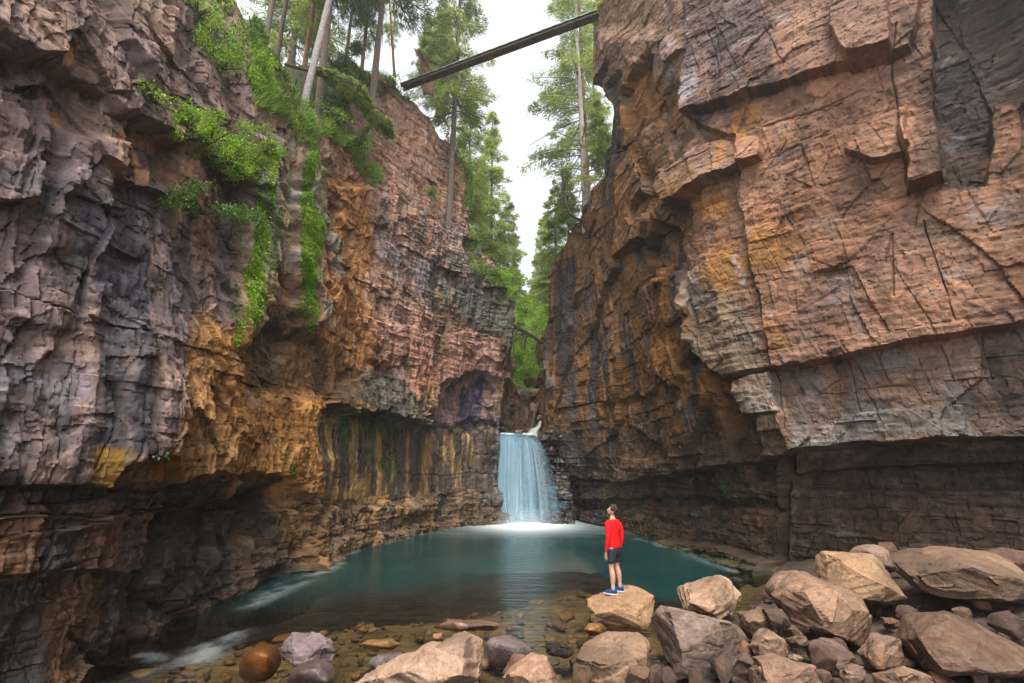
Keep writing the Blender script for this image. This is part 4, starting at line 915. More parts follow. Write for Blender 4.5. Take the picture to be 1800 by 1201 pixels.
M['needle_mid'] = leaf_mat('green_spruce_needles', (.075, .115, .025), (.20, .26, .045), (.38, .43, .08), .6)
M['needle_backlit'] = leaf_mat('yellow_green_backlit_needles', (.13, .19, .04), (.30, .38, .07), (.50, .56, .13), .6)  # yellow backlight on the rear trees is put into this needle colour
M['leaf'] = leaf_mat('bright_shrub_leaves', (.07, .17, .010), (.25, .46, .018), (.50, .66, .05), .5)
M['leaf_deep'] = leaf_mat('deep_green_leaves', (.035, .085, .014), (.09, .19, .025), (.20, .33, .045), .45)
M['moss'] = leaf_mat('lime_moss', (.06, .13, .006), (.19, .36, .006), (.38, .60, .012), .3)
M['grass'] = leaf_mat('grass_blades', (.08, .17, .02), (.20, .36, .04), (.38, .52, .10), .5)
M['bark'] = rock_mat('grey_brown_bark', base=(.15, .115, .09), scale=2.5, bump=.8, rough=.95, grain=(3.5, 3.5, .5))
M['bark_pale'] = rock_mat('pale_grey_bark', base=(.33, .30, .28), scale=2.5, bump=.7, rough=.95, grain=(3, 3, .5))
M['bark_red'] = rock_mat('reddish_bark', base=(.25, .12, .075), scale=2.5, bump=.8, rough=.95, grain=(3.5, 3.5, .5))
M['deadwood'] = rock_mat('dead_wood', base=(.07, .05, .04), scale=2.5, bump=.7, rough=.9, grain=(4, 4, 1))
def blades(name, C, D, Wd, Ln, shade, mat, roll=None, rs=None):
    """many leaf shaped faces: C centres, D directions (unit), widths, lengths"""
    n = len(C); rs = rs or np.random.RandomState(1)
    D = D/np.linalg.norm(D, axis=1, keepdims=True)
    A = np.cross(D, rs.normal(size=(n, 3))); A /= np.linalg.norm(A, axis=1, keepdims=True)+1e-9
    V = np.stack([C, C+D*Ln[:, None]*.45+A*Wd[:, None]*.5, C+D*Ln[:, None], C+D*Ln[:, None]*.45-A*Wd[:, None]*.5], 1).reshape(-1, 3)
    F = np.arange(4*n).reshape(n, 4)
    return mesh_np(name, V, F, False, {'shade': np.repeat(np.clip(shade, 0, 1), 4)})
def tubes(name, paths, sides=7, mat=None):
    """paths: list of (points, radii)"""
    VV = []; FF = []; off = 0
    for pts, rad in paths:
        P = np.array(pts, float); n = len(P); T = np.gradient(P, axis=0); T /= np.linalg.norm(T, axis=1, keepdims=True)+1e-9
        ref = np.array([1., 0, 0]) if abs(T[0][0]) < .8 else np.array([0, 1., 0])
        A = np.cross(T, ref); A /= np.linalg.norm(A, axis=1, keepdims=True)+1e-9; B = np.cross(T, A)
        a = np.linspace(0, 2*math.pi, sides, endpoint=False)
        ring = P[:, None]+np.array(rad)[:, None, None]*(np.cos(a)[None, :, None]*A[:, None]+np.sin(a)[None, :, None]*B[:, None])
        VV.append(ring.reshape(-1, 3)); i = np.arange(n*sides).reshape(n, sides); j = np.roll(i, -1, 1)
        FF.append(np.stack([i[:-1].ravel(), j[:-1].ravel(), j[1:].ravel(), i[1:].ravel()], 1)+off); off += n*sides
    return mesh_np(name, np.concatenate(VV), np.concatenate(FF), True)
def conifer_proto(seed, H, c0, R0, nbr, droop, r0, matn, dens=1.0, side=None, barkm='bark', clump=.3, crook=.0):
    rs = np.random.RandomState(seed); hs_ = np.linspace(0, H, 26)
    bx = .05*H*crook*np.sin(hs_/H*3+seed)+.03*rs.normal(size=26).cumsum()*.3; by = .03*rs.normal(size=26).cumsum()*.3
    bx -= bx[0]; by -= by[0]
    rad = r0*(1-hs_/H)**.75+.012; rad[0] *= 1.25
    paths = [(np.stack([bx, by, hs_], 1), rad)]
    C = []; D = []; W = []; Ln = []; Sh = []
    for k in range(nbr):
        f = rs.rand()**.85; h = H*(c0+(1-c0)*f*.985); phi = rs.rand()*6.283
        if side is not None and rs.rand() < .55: phi = side+rs.normal()*.8
        tape = (1-f)**.7*(1.0 if f > .12 else .55+3.5*f)
        Lb = R0*tape*rs.uniform(.45, 1.15)+.12
        if rs.rand() < .06: Lb *= 1.25
        n = 7; t = np.linspace(0, 1, n); bxk = np.interp(h, hs_, bx); byk = np.interp(h, hs_, by)
        up = .25*(f-.35)
        px_ = bxk+np.cos(phi)*Lb*t; py_ = byk+np.sin(phi)*Lb*t; pz = h+up*Lb*t-droop*Lb*t**1.6+.12*Lb*np.maximum(0, t-.7)
        P = np.stack([px_, py_, pz], 1)
        paths.append((P, .012+.028*Lb/3*(1-t)+.004))
        dead = rs.rand() < (.5 if f < .10 else .06)
        if dead: continue
        nt_ = int((9+30*Lb)*dens*rs.uniform(.7, 1.3)); tt = rs.uniform(.18, 1.02, nt_); base = np.stack([np.interp(tt, t, P[:, q]) for q in range(3)], 1)
        sgn = rs.choice([-1, 1], nt_); fan = np.minimum(.5, .42*Lb*(1.08-tt))*rs.uniform(.2, 1, nt_)
        sd = np.array([-np.sin(phi), np.cos(phi), 0]); fw = np.array([np.cos(phi), np.sin(phi), 0])
        dirv = sd[None]*sgn[:, None]*rs.uniform(.3, 1.1, nt_)[:, None]+fw[None]*rs.uniform(.3, .9, nt_)[:, None]+np.array([0, 0, -1])*rs.uniform(-.05, .65, nt_)[:, None]
        cpos = base+sd[None]*(sgn*fan)[:, None]+fw[None]*(fan*.5)[:, None]-np.array([0, 0, 1])*(fan*.35)[:, None]
        bs = rs.uniform(-.25, .25)
        m_ = 6
        for q in range(m_):
            C.append(cpos+rs.normal(size=(nt_, 3))*.09); D.append(dirv+rs.normal(size=(nt_, 3))*.28); W.append(rs.uniform(.018, .050, nt_)); Ln.append(rs.uniform(.12, .30, nt_))
            Sh.append(.42+bs+.28*rs.normal(size=nt_)+.18*(tt-.5))
    C = np.concatenate(C); D = np.concatenate(D); W = np.concatenate(W); Ln = np.concatenate(Ln); Sh = np.concatenate(Sh)
    cm = blades('crown', C, D, W, Ln, Sh, None, rs=rs); tm = tubes('trunk', paths, 8)
    return cm, tm, matn, barkm
TP = {
 'tall_dark': conifer_proto(1, 22, .42, 3.0, 140, .35, .155, 'needle_dark', 1.0),
 'tall_mid': conifer_proto(2, 24, .26, 2.2, 150, .38, .17, 'needle_mid', 1.0, crook=.25),
 'spire': conifer_proto(3, 14, .05, 2.3, 150, .42, .14, 'needle_mid', 1.1),
 'spire_gold': conifer_proto(4, 15, .06, 2.5, 150, .40, .14, 'needle_backlit', 1.1),
 'sided': conifer_proto(5, 22, .08, 3.3, 120, .42, .18, 'needle_mid', .9, side=math.pi, barkm='bark_pale'),
 'sparse_gold': conifer_proto(6, 22, .15, 1.5, 130, .5, .17, 'needle_backlit', .8, barkm='bark_red'),
 'young': conifer_proto(7, 7, .04, 1.7, 90, .35, .09, 'needle_dark', 1.2),
}
TREE_MESH = {}
def tree(name, label, proto, base, top=None, H=None, rz=0, lean=(0, 0), thick=1.0, group=None, needle=None, bark=None, cat='tree', wide=1.0, wall=None):
    cm, tm, mn, bk = TP[proto]; H0 = max(v.co.z for v in tm.vertices) if proto not in TREE_MESH else TREE_MESH[proto]; TREE_MESH[proto] = H0
    p = at(*base)
    if group == 'far conifers up the valley' and base[2] > 40: p.z = min(p.z, hill_z(p.x, p.y)+.1)
    if wall:
        q_, n_ = onwall(wall, base[0], base[1]); p = q_-n_*.30-Vector((0, 0, .55))
        H = (H or 0)+.5
    if top: H = at(top[0], top[1], base[2]).z-p.z
    root = empty(name, p-Vector((0, 0, .25)), 0); root.rotation_euler = (lean[1], lean[0], rz); k = H/H0; root.scale = (k*wide, k*wide, k)
    tag(root, label, cat, group)
    mn = needle or mn; bk = bark or bk
    for part, me, mt in (('trunk', tm, bk), ('crown', cm, mn)):
        key = (proto, part, mt, thick if part == 'trunk' else 1)
        if key not in TREE_MESH:
            m2 = me.copy(); m2.materials.clear(); m2.materials.append(M[mt]); TREE_MESH[key] = m2
        o = bpy.data.objects.new(part, TREE_MESH[key]); COL.objects.link(o); o.parent = root
    return root
T = tree
T('spruce_tree', 'tall spruce rooted on the ledge below the pink upper cliff, left of the bridge end', 'tall_dark', (657, 304, 17.2), wall='cliff_left', H=24, rz=1.0, lean=(.0, 0), wide=1.0)
T('spruce_tree', 'tall spruce growing from the ledge in front of the pink cliff, crossing behind the bridge', 'tall_mid', (795, 386, 22.6), wall='cliff_left', H=25, rz=2.0)
T('spruce_tree', 'spruce with smooth pale grey lower trunk standing on the left rim', 'tall_dark', (545, 200, 13.9), wall='cliff_left', H=18, rz=.5, lean=(.07, 0), bark='bark_pale')
T('spruce_tree', 'dark trunked spruce just right of the pale trunked one on the left rim', 'tall_dark', (578, 206, 14.6), wall='cliff_left', H=19, rz=2.6, lean=(.03, 0))
T('spruce_tree', 'thin leaning dead looking tree between the two rim spruces', 'young', (556, 204, 15.4), H=4.5, rz=.3, lean=(.3, 0), needle='needle_dark')
T('spruce_tree', 'reddish barked conifer behind the pale trunked spruce', 'sparse_gold', (533, 135, 19.5), H=17, rz=2.2, bark='bark_red', needle='needle_mid')
T('spruce_tree', 'thick trunk leaning right above the bright shrubs at the top left', 'tall_dark', (422, 62, 11.2), wall='cliff_left', H=15, rz=4., lean=(.16, 0), wide=1.2)
T('spruce_tree', 'dark slim conifer behind the grassy slope left of the reddish barked one', 'tall_dark', (487, 100, 16.5), H=15, rz=5.)
T('spruce_tree', 'yellow lit conifer standing back on the upper cliff left of the big ledge spruce', 'sparse_gold', (634, 142, 21.5), H=14, rz=1.2)
T('spruce_tree', 'slim leaning gold barked tree above the pink cliff near the rusty panel', 'sparse_gold', (694, 128, 23.0), H=14, rz=3.2, lean=(.12, 0), wide=.7)
T('spruce_tree', 'small green spire of a conifer behind the rusty panel', 'spire', (746, 160, 26), top=(748, 18, 26), rz=1)
T('spruce_tree', 'bushy green conifer right behind the rusty panel and the ledge spruce', 'spire', (768, 200, 27), top=(775, -10, 27), rz=2.3)
T('spruce_tree', 'dense dark conifer filling the corner behind the top left shrubs', 'tall_dark', (463, 96, 14.0), H=13, rz=.9, wide=1.2)
T('spruce_tree', 'dark conifer deep in the wood behind the two rim spruces', 'tall_dark', (600, 170, 20), H=14, rz=1.9)
T('spruce_tree', 'mid green conifer at the back of the wood above the grassy slope', 'spire', (510, 120, 24), H=17, rz=.9, wide=1.3)
T('spruce_tree', 'yellow green tree right of the ledge spruce, half hidden by it', 'spire_gold', (822, 400, 28), top=(822, 150, 28), rz=.4)
T('spruce_tree', 'tall yellow green spire, first in the gap beyond the pink cliff', 'spire_gold', (862, 505, 33), top=(862, 192, 33), rz=1.1)
T('spruce_tree', 'dark green spire right of the first one in the gap', 'spire', (893, 525, 40), top=(894, 340, 40), rz=2.1)
T('spruce_tree', 'green conifer in the gap behind the first spires', 'spire', (878, 530, 48), top=(880, 370, 48), rz=3.1)
for i, (a, b, c, Y, pr) in enumerate([(908, 560, 425, 52, 'spire'), (924, 590, 505, 50, 'spire_gold'), (936, 590, 500, 62, 'spire'), (946, 570, 440, 58, 'spire_gold'), (955, 575, 380, 50, 'spire_gold'), (962, 560, 470, 44, 'spire'), (915, 600, 530, 44, 'spire'), (948, 600, 530, 42, 'spire_gold'), (845, 470, 290, 40, 'spire_gold')]):
    T('spruce_tree', 'sunlit conifer far up the valley seen through the gap', pr, (a, b, Y), top=(a, c, Y), rz=i*1.3, group='far conifers up the valley')
T('spruce_tree', 'tall grey trunked spruce on the right ledge with branches reaching left over the gap', 'sided', (1012, 388, 24.6), wall='cliff_right', H=24, rz=.2)
T('spruce_tree', 'gold lit narrow spruce close behind the grey trunked one on the right ledge', 'sparse_gold', (1034, 350, 27.0), H=24, rz=1.2)
T('spruce_tree', 'thin yellowish tree against the right cliff edge behind the gold lit spruce', 'sparse_gold', (1052, 300, 29.5), H=20, rz=3.1, wide=.6)
T('spruce_tree', 'small dark spruce tucked against the right cliff edge', 'young', (1054, 285, 22.5), top=(1052, 170, 22.5), rz=.4, needle='needle_mid')
T('spruce_tree', 'green bushy young spruce low on the right ledge under the grey trunk', 'spire', (1000, 420, 26.0), top=(1000, 290, 26.0), rz=.4, wide=1.3)
T('spruce_tree', 'pale green conifer at the left foot of the grey trunked spruce', 'spire', (978, 480, 30.0), top=(975, 310, 30.0), rz=2.4, needle='needle_mid')
T('spruce_tree', 'pale gold conifer at the right edge of the gap above the cliff corner', 'spire_gold', (966, 520, 36.0), top=(962, 350, 36.0), rz=1.4)
# ---- shrubs: clouds of leaves on forked stems
def shrub(name, label, centre, size, n, matn, seed, leaf=.042, group=None, clumps=16, droop=0., cat='shrub', parts=True):
    rs = np.random.RandomState(seed); c = Vector(centre); sx, sy, sz = size
    cl = rs.normal(size=(clumps, 3))*.5*np.array(size)
    root = empty(name, c-Vector((0, 0, sz*.5))); tag(root, label, cat, group); off = np.array([0, 0, sz*.5])
    k = rs.randint(0, clumps, n); P = cl[k]+rs.normal(size=(n, 3))*np.array(size)*.15+off
    P[:, 2] -= droop*np.linalg.norm(P[:, :2], axis=1)
    D = rs.normal(size=(n, 3))+np.array([0, 0, .25]); Ln = leaf*rs.uniform(.7, 1.6, n); W = Ln*rs.uniform(.4, .7, n)
    sh = .45+.25*rs.normal(size=n)+.15*(rs.rand(clumps)[k]-.5)*2
    o = link('foliage', blades('foliage', P, D, W, Ln, sh, None, rs=rs), M[matn], root)
    paths = []
    for q in range(clumps):
        e = cl[q]+off; t = np.linspace(0, 1, 5)[:, None]; pts = np.array([0, 0, 0])*(1-t)+e*t+np.array([0, 0, .12*sz])*np.sin(t*3.1); paths.append((pts, np.linspace(.016, .005, 5)))
    link('stem', tubes('stem', paths, 5), M['deadwood'], root)
    return root
def wshrub(label, px, py, size, n, matn, seed, wall='cliff_left', off=.15, **k):
    p, nn = onwall(wall, px, py, off); return shrub(k.pop('name', 'shrub'), label, p, size, n, matn, seed, **k)
wshrub('small bright shrub joining the diagonal leafy band to the moss streak', 430, 292, (.4, .4, .4), 1400, 'leaf', 31, off=.25)
wshrub('leafy fringe at the top of the left moss streak', 455, 255, (.4, .35, .45), 1300, 'leaf', 32, off=.2)
wshrub('lush green bush on the grassy slope below the dense dark conifer', 470, 130, (.7, .5, .6), 2600, 'leaf', 33, off=.1)
wshrub('green bush above the right moss streak at the foot of the pale trunk', 520, 205, (.6, .5, .4), 2000, 'leaf', 34, off=.1)
wshrub('bright green shrub on the left cliff, upper end of the diagonal leafy band', 318, 212, (.55, .42, .38), 2800, 'leaf', 11, off=.18)
wshrub('bright green shrub in the middle of the diagonal leafy band on the left cliff', 352, 240, (.55, .45, .42), 3200, 'leaf', 12, off=.2)
wshrub('bright green shrub at the lower end of the diagonal leafy band', 398, 276, (.5, .42, .45), 2600, 'leaf', 13, off=.18)
wshrub('flat spreading deep green bush below the leafy band on the left cliff', 335, 362, (1.25, .8, .4), 5000, 'leaf_deep', 14, off=.35, droop=.25)
wshrub('leafy bush hanging over the rim at the top, right of the dark chimney', 385, 95, (.7, .6, .9), 3200, 'leaf', 15, off=.2)
wshrub('small yellow green bush under the rim bush at the top left', 362, 65, (.5, .5, .8), 1600, 'leaf', 16, off=.2)
wshrub('green tuft of leaves at the very top edge above the left cliff', 345, 15, (.8, .6, .5), 1800, 'leaf', 17, off=.1)
wshrub('deep green bush behind the grassy slope by the leaning trunk', 425, 60, (.6, .6, .7), 1800, 'leaf_deep', 18, off=-.2)
wshrub('small round lime bush on the pink cliff left of the second ledge spruce', 758, 342, (.42, .35, .28), 800, 'leaf', 19, leaf=.06)
wshrub('lime green bush on the edge of the pink cliff by the gap', 826, 300, (.6, .5, 1.1), 1600, 'leaf', 20, off=0, leaf=.07)
wshrub('green bush at the left end of the footbridge', 690, 128, (1.3, .8, .6), 2200, 'leaf', 21, off=-.6, leaf=.07)
wshrub('small leafy bush below the left end of the footbridge', 728, 158, (.6, .5, .4), 1000, 'leaf', 22, off=0, leaf=.06)
wshrub('grassy bush on the ledge left of the big ledge spruce', 615, 248, (1.0, .6, .5), 2200, 'leaf', 23, off=.1, leaf=.06)
wshrub('small plant at the foot of the big ledge spruce', 640, 290, (.5, .4, .3), 700, 'leaf', 24, off=.1, leaf=.05)
wshrub('bushy plant between the rim spruces and the ledge', 590, 215, (.9, .7, .5), 1800, 'leaf', 25, off=-.2, leaf=.06)
wshrub('tiny green plant under the pale scar high on the left cliff', 262, 175, (.35, .3, .2), 350, 'leaf', 26, leaf=.04)
wshrub('green bush where the footbridge meets the right cliff', 1046, 22, (.5, .5, .4), 900, 'leaf', 27, wall='cliff_right', off=.1, leaf=.06)
wshrub('bright bush on the shoulder where the right ledge begins', 1058, 262, (.9, .8, 1.2), 2000, 'leaf_deep', 28, wall='cliff_right', off=.1, leaf=.08)
wshrub('low green growth along the right ledge under the grey trunked spruce', 1010, 390, (1.0, .8, .6), 1500, 'leaf_deep', 29, wall='cliff_right', off=.1, leaf=.08)
for i, (a, b, Yd, sx, sz) in enumerate([(880, 490, 27.5, 1.2, .7), (905, 510, 28.5, 1.2, .8), (850, 475, 26.5, .9, .6), (925, 540, 33, 1.4, 1.0), (940, 570, 38, 1.6, 1.2), (915, 620, 31.5, 1.2, 1.6), (925, 650, 33, 1.3, 1.0), (940, 640, 35, 1.5, 1.1), (905, 640, 30.5, .7, 1.2), (958, 610, 36, 1.3, 1.4), (935, 600, 40, 2.0, 1.5), (955, 560, 40, 1.8, 1.4), (945, 655, 37, 1.2, .7), (922, 590, 36, 1.2, 1.3), (970, 640, 33, .7, .9)]):
    lab = ['bright green bush on top of the dark mossy shoulder by the gap', 'leafy bush growing in the narrow gorge behind the waterfall'][0 if i < 3 else 1]
    shrub('shrub', lab, at(a, b, Yd), (sx, sx*.8, sz), 1700, 'leaf', 40+i, leaf=.10, group=['bushes on the mossy shoulder', 'bushes in the narrow gorge'][0 if i < 3 else 1])
# ---- moss, hanging plants and grass growing on the cliff face
def on_face(name, wall, polys, n, mode, matn, label, seed, cat, ln=(.03, .08), wd=(.02, .04), off=.02):
    rs = np.random.RandomState(seed); PP, qx, qy, nn, _ = WL[wall]
    msk = np.zeros(qx.shape, bool)
    for pl in polys: msk |= polymask(qx+13*vn(PP[..., 0]*1.5, PP[..., 1]*1.5, PP[..., 2]*1.2, seed), qy, pl, 2) > .5
    I, J = np.nonzero(msk)
    if not len(I): return None
    # keep faces that look out over the canyon, denser where noise says so
    dn = sst(-.3, .4, fbm(PP[I, J, 0]*2.2, PP[I, J, 1]*2.2, PP[I, J, 2]*.8, seed+1, 3))+.10
    k = rs.choice(len(I), n, p=dn/dn.sum()); I = I[k]; J = J[k]
    P = PP[I, J]+rs.normal(size=(n, 3))*.02; N3 = np.concatenate([nn[J], np.zeros((n, 1))], 1); P = P+N3*off
    L_ = rs.uniform(*ln, n); W_ = rs.uniform(*wd, n)
    if mode == 'moss': D = N3*.7+np.array([0, 0, -.9])+rs.normal(size=(n, 3))*.45
    elif mode == 'hang': D = N3*.4+np.array([0, 0, -1.2])+rs.normal(size=(n, 3))*.25
    else: D = N3*.7+np.array([0, 0, .9])+rs.normal(size=(n, 3))*.45
    sh = .5+.28*rs.normal(size=n)+.35*fbm(P[:, 0]*3, P[:, 1]*3, P[:, 2]*2, seed+2, 3)
    o = link(name, blades(name, P, D, W_, L_, sh, None, rs=rs), M[matn]); tag(o, label, cat, kind='stuff'); return o
on_face('moss', 'cliff_left', [[(452, 245), (480, 245), (480, 360), (470, 430), (458, 520), (440, 575), (420, 610), (412, 600), (430, 520), (440, 430), (452, 370)]], 60000, 'moss', 'moss', 'long lime green moss streak running down the cliff, the left one of two', 61, 'moss', (.025, .085), (.014, .034), .05)
on_face('moss', 'cliff_left', [[(534, 230), (550, 230), (552, 330), (556, 440), (556, 540), (540, 586), (526, 575), (532, 480), (530, 340)]], 60000, 'moss', 'moss', 'long lime green moss streak hanging down the cliff, the right one of two', 62, 'moss', (.025, .085), (.014, .034), .05)
on_face('moss', 'cliff_left', [[(410, 380), (480, 300), (500, 420), (460, 560), (410, 620), (400, 560)], [(505, 260), (575, 240), (572, 480), (550, 560), (520, 560)]], 7000, 'hang', 'leaf_deep', 'dark hanging moss and wet plants around the two bright streaks', 63, 'moss', (.05, .14), (.015, .03))
on_face('grass', 'cliff_left', [[(430, 70), (470, 95), (540, 200), (560, 240), (520, 255), (500, 215), (470, 200), (440, 190), (430, 120)]], 30000, 'up', 'grass', 'fresh green grass draping the slope below the rim trees', 64, 'grass', (.12, .40), (.015, .035), .06)
on_face('grass', 'cliff_left', [[(405, 250), (440, 240), (470, 260), (450, 320), (425, 315), (400, 290)], [(560, 205), (620, 225), (640, 270), (600, 260), (555, 235)], [(620, 270), (680, 310), (660, 330), (600, 290)]], 16000, 'up', 'grass', 'tufts of long grass on the ledges of the left cliff', 65, 'grass', (.10, .32), (.012, .03), .08)
on_face('moss', 'cliff_left', [[(590, 715), (700, 735), (700, 770), (600, 775)], [(600, 790), (700, 800), (690, 830), (640, 800)], [(195, 725), (215, 720), (215, 740), (200, 745)], [(255, 800), (290, 798), (285, 810), (258, 812)], [(500, 790), (520, 790), (518, 830), (508, 838)]], 3500, 'moss', 'leaf_deep', 'dark green moss in the damp hollow under the arches', 66, 'moss', (.03, .08))
on_face('grass', 'cliff_left', [[(815, 440), (860, 468), (930, 520), (925, 545), (880, 510), (820, 470)], [(800, 260), (840, 300), (845, 440), (825, 440), (810, 330)], [(690, 145), (740, 155), (800, 240), (780, 240), (720, 180)]], 5000, 'up', 'grass', 'yellow green grass fringing the edges of the pink cliff and the mossy shoulder', 67, 'grass', (.10, .30), (.02, .05), .05)
on_face('grass', 'cliff_left', [[(560, 100), (700, 110), (700, 150), (590, 190)], [(440, 20), (560, 100), (560, 190), (440, 80)]], 9000, 'up', 'leaf_deep', 'undergrowth covering the forest floor on the left rim', 68, 'undergrowth', (.10, .35), (.03, .07), .05)
on_face('moss', 'cliff_right', [[(1255, 840), (1290, 835), (1300, 880), (1270, 880)], [(1305, 850), (1330, 850), (1330, 890), (1310, 890)], [(1160, 955), (1340, 990), (1335, 1000), (1160, 965)]], 1600, 'moss', 'leaf_deep', 'faint dark moss on the low ledges of the right cliff', 69, 'moss', (.02, .05))

# bright growth covering the valley floor seen through the gap
rs = np.random.RandomState(77); n = 16000; vx = rs.uniform(-4, 9, n); vy = 32+38*rs.rand(n)**1.3
vz = np.array([hill_z(a, b) for a, b in zip(vx, vy)]); sc_ = .6+vy/50
cl_ = fbm(vx*.5, vy*.5, vx*0, 760, 3)
D = rs.normal(size=(n, 3))*.6+np.array([0, -.2, .8])
vm = blades('undergrowth', np.stack([vx, vy, vz+np.maximum(0, cl_+.3)*1.6*rs.rand(n)], 1), D, sc_*rs.uniform(.06, .14, n), sc_*rs.uniform(.18, .42, n), .5+.3*rs.normal(size=n)+.3*cl_, None, rs=rs)
tag(link('undergrowth', vm, M['leaf']), 'sunlit green undergrowth covering the valley floor behind the waterfall', 'undergrowth', kind='stuff')
# ------------------------------------------------------------------ simple paints
def plain(name, col, rough=.8, nscale=30, var=.25, bump=.0, metal=0):
    m, nt, N, L = newmat(name); out = N.new('ShaderNodeOutputMaterial'); b = N.new('ShaderNodeBsdfPrincipled'); L.new(b.outputs[0], out.inputs[0])
    v = mapping(nt); n = noise(nt, v, nscale, 4, .6); r = ramp(nt, n.outputs[0], [(.3, tuple(x*(1-var) for x in col)), (.7, tuple(min(1, x*(1+var)) for x in col))])
    L.new(r.outputs[0], b.inputs['Base Color']); b.inputs['Roughness'].default_value = rough; b.inputs['Metallic'].default_value = metal; b.inputs['Specular IOR Level'].default_value = .3
    if bump:
        bp = nd(nt, 'ShaderNodeBump'); bp.inputs['Strength'].default_value = bump; bp.inputs['Distance'].default_value = .01; L.new(n.outputs[0], bp.inputs['Height']); L.new(bp.outputs[0], b.inputs['Normal'])
    return m
M['timber'] = rock_mat('weathered_bridge_timber', base=(.11, .08, .06), scale=2, bump=.5, grain=(2, 2, 2), tint2=(.2, .17, .14))
M['rail'] = plain('greenish_painted_rail', (.22, .34, .28), .6)
M['rust'] = rock_mat('rusty_sheet', base=(.17, .085, .06), scale=2, bump=.3, tint2=(.26, .14, .11))
# ------------------------------------------------------------------ footbridge
A = at(722, 150, 20.4); B = at(1052, 28, 16.2); A = A-(B-A).normalized()*.55
def boxbar(bm, p, q, w, h, up=Vector((0, 0, 1))):
    d = (q-p).normalized(); s = d.cross(up).normalized(); u = s.cross(d)
    vs_ = [bm.verts.new(c+s*a*w/2+u*b*h/2) for c in (p, q) for a, b in ((-1, -1), (1, -1), (1, 1), (-1, 1))]
    for f in ((0, 1, 2, 3), (7, 6, 5, 4), (0, 4, 5, 1), (1, 5, 6, 2), (2, 6, 7, 3), (3, 7, 4, 0)): bm.faces.new([vs_[i] for i in f])
def bobj(name, bm, mat, parent, org, bev=.006):
    for v in bm.verts: v.co -= org
    if bev: bmesh.ops.bevel(bm, geom=bm.edges[:], offset=bev, segments=1, affect='EDGES')
    bmesh.ops.recalc_face_normals(bm, faces=bm.faces[:])
    me = bpy.data.meshes.new(name); bm.to_mesh(me); bm.free(); return link(name, me, mat, parent)
br = empty('footbridge', A); tag(br, 'narrow dark timber footbridge spanning the gorge high between the two cliffs', 'bridge')
d = (B-A); dn = d.normalized(); sd = dn.cross(Vector((0, 0, 1))).normalized(); up = sd.cross(dn)
for s_ in (-1, 1):
    bm = bmesh.new(); boxbar(bm, A+sd*s_*.15, B+sd*s_*.15, .08, .10); bobj('stringer', bm, M['timber'], br, A)
bm = bmesh.new(); nb = int(d.length/.19)
for i in range(nb):
    c = A+d*((i+.5)/nb)+up*(.078+.003*(i % 3)); boxbar(bm, c-sd*(.25+.012*(i % 2)), c+sd*(.25+.01*((i+1) % 3)), .184, .03)
bobj('deck', bm, M['timber'], br, A, .004)
for s_ in (-1, 1):
    bm = bmesh.new(); boxbar(bm, A+sd*s_*.24+up*.105, B+sd*s_*.24+up*.105, .035, .045); bobj('edge_rail', bm, M['rail'], br, A)
# curved rusty sheet leaning up behind the bridge end
rp = empty('rusty_panel', at(752, 165, 20.9)); tag(rp, 'long curved rusty brown panel standing on end behind the left end of the footbridge', 'panel')
a0 = at(755, 165, 20.9); a1 = at(733, 86, 20.9); V = []; n_ = 16
for i in range(n_+1):
    t = i/n_; c = a0.lerp(a1, t)+Vector((.22*math.sin(t*3.1)*1.0, 0, 0)); wv = .42*(math.sin(min(1, t*1.0+.25)*math.pi*.85)+.12)*(1-.35*t)
    V += [(c+Vector((-wv, -.05, 0)))-rp.location, (c+Vector((0, .10, 0)))-rp.location, (c+Vector((wv*.6, -.02, 0)))-rp.location]
me = mesh_np('sheet', np.array([tuple(v) for v in V]), gridfaces(n_+1, 3), True); o = link('sheet', me, M['rust'], rp)
sm_ = o.modifiers.new('s', 'SOLIDIFY'); sm_.thickness = .03
me = tubes('rim', [([tuple(Vector(V[i*3+k])) for i in range(n_+1)], [.022]*(n_+1)) for k in (0, 2)], 6); link('rim', me, M['timber'], rp)
# ------------------------------------------------------------------ logs and dead branches
def log(name, label, pts, r0, r1, mat='deadwood', seed=1, twigs=0, cat='log', dirs=None):
    rr_ = random.Random(seed); P = [Vector(p) for p in pts]; n = 24; Q_ = []
    for i in range(n+1):
        t = i/n*(len(P)-1); k = min(int(t), len(P)-2); Q_.append(P[k].lerp(P[k+1], t-k)+Vector([rr_.uniform(-1, 1)*r0*.12 for _ in range(3)]))
    root = empty(name, P[0]); tag(root, label, cat); org = P[0]
    paths = [([tuple(q-org) for q in Q_], [r0+(r1-r0)*i/n for i in range(n+1)])]
    link('log' if cat != 'branch' else 'limb', tubes('log', paths, 9), M[mat], root)
    if twigs:
        tw = []
        for i in range(twigs):
            b = Q_[rr_.randint(3, n-1)]-org; dd = Vector(dirs)+Vector([rr_.uniform(-.6, .6) for _ in range(3)]); L_ = rr_.uniform(.5, 1.6)*1.2; pp = []
            for j in range(7):
                t = j/6; pp.append(tuple(b+dd*L_*t+Vector((0, 0, -.45*L_*t*t))))
            tw.append((pp, [max(.004, r1*.5*(1-j/6.5)) for j in range(7)]))
        link('twigs', tubes('twigs', tw, 5), M[mat], root)
    return root
log('fallen_log', 'dark fallen log wedged diagonally across the gap above the bright bushes', [at(898, 570, 28.5), at(925, 585, 29), at(955, 603, 29.5)], .15, .11, seed=3, twigs=16, dirs=(-.5, -.1, -.3))
log('fallen_log', 'slim driftwood log leaning on the rocks beside the upper cascade', [at(932, 762, 28.2), at(940, 725, 29.5), at(953, 692, 31)], .10, .07, seed=4)
log('fallen_branch', 'dark horizontal branch lying across the rim spruces at the top left', [at(500, 113, 13.2), at(540, 124, 13.5), at(590, 132, 14.2), at(640, 146, 15.5)], .06, .04, seed=5, cat='branch')
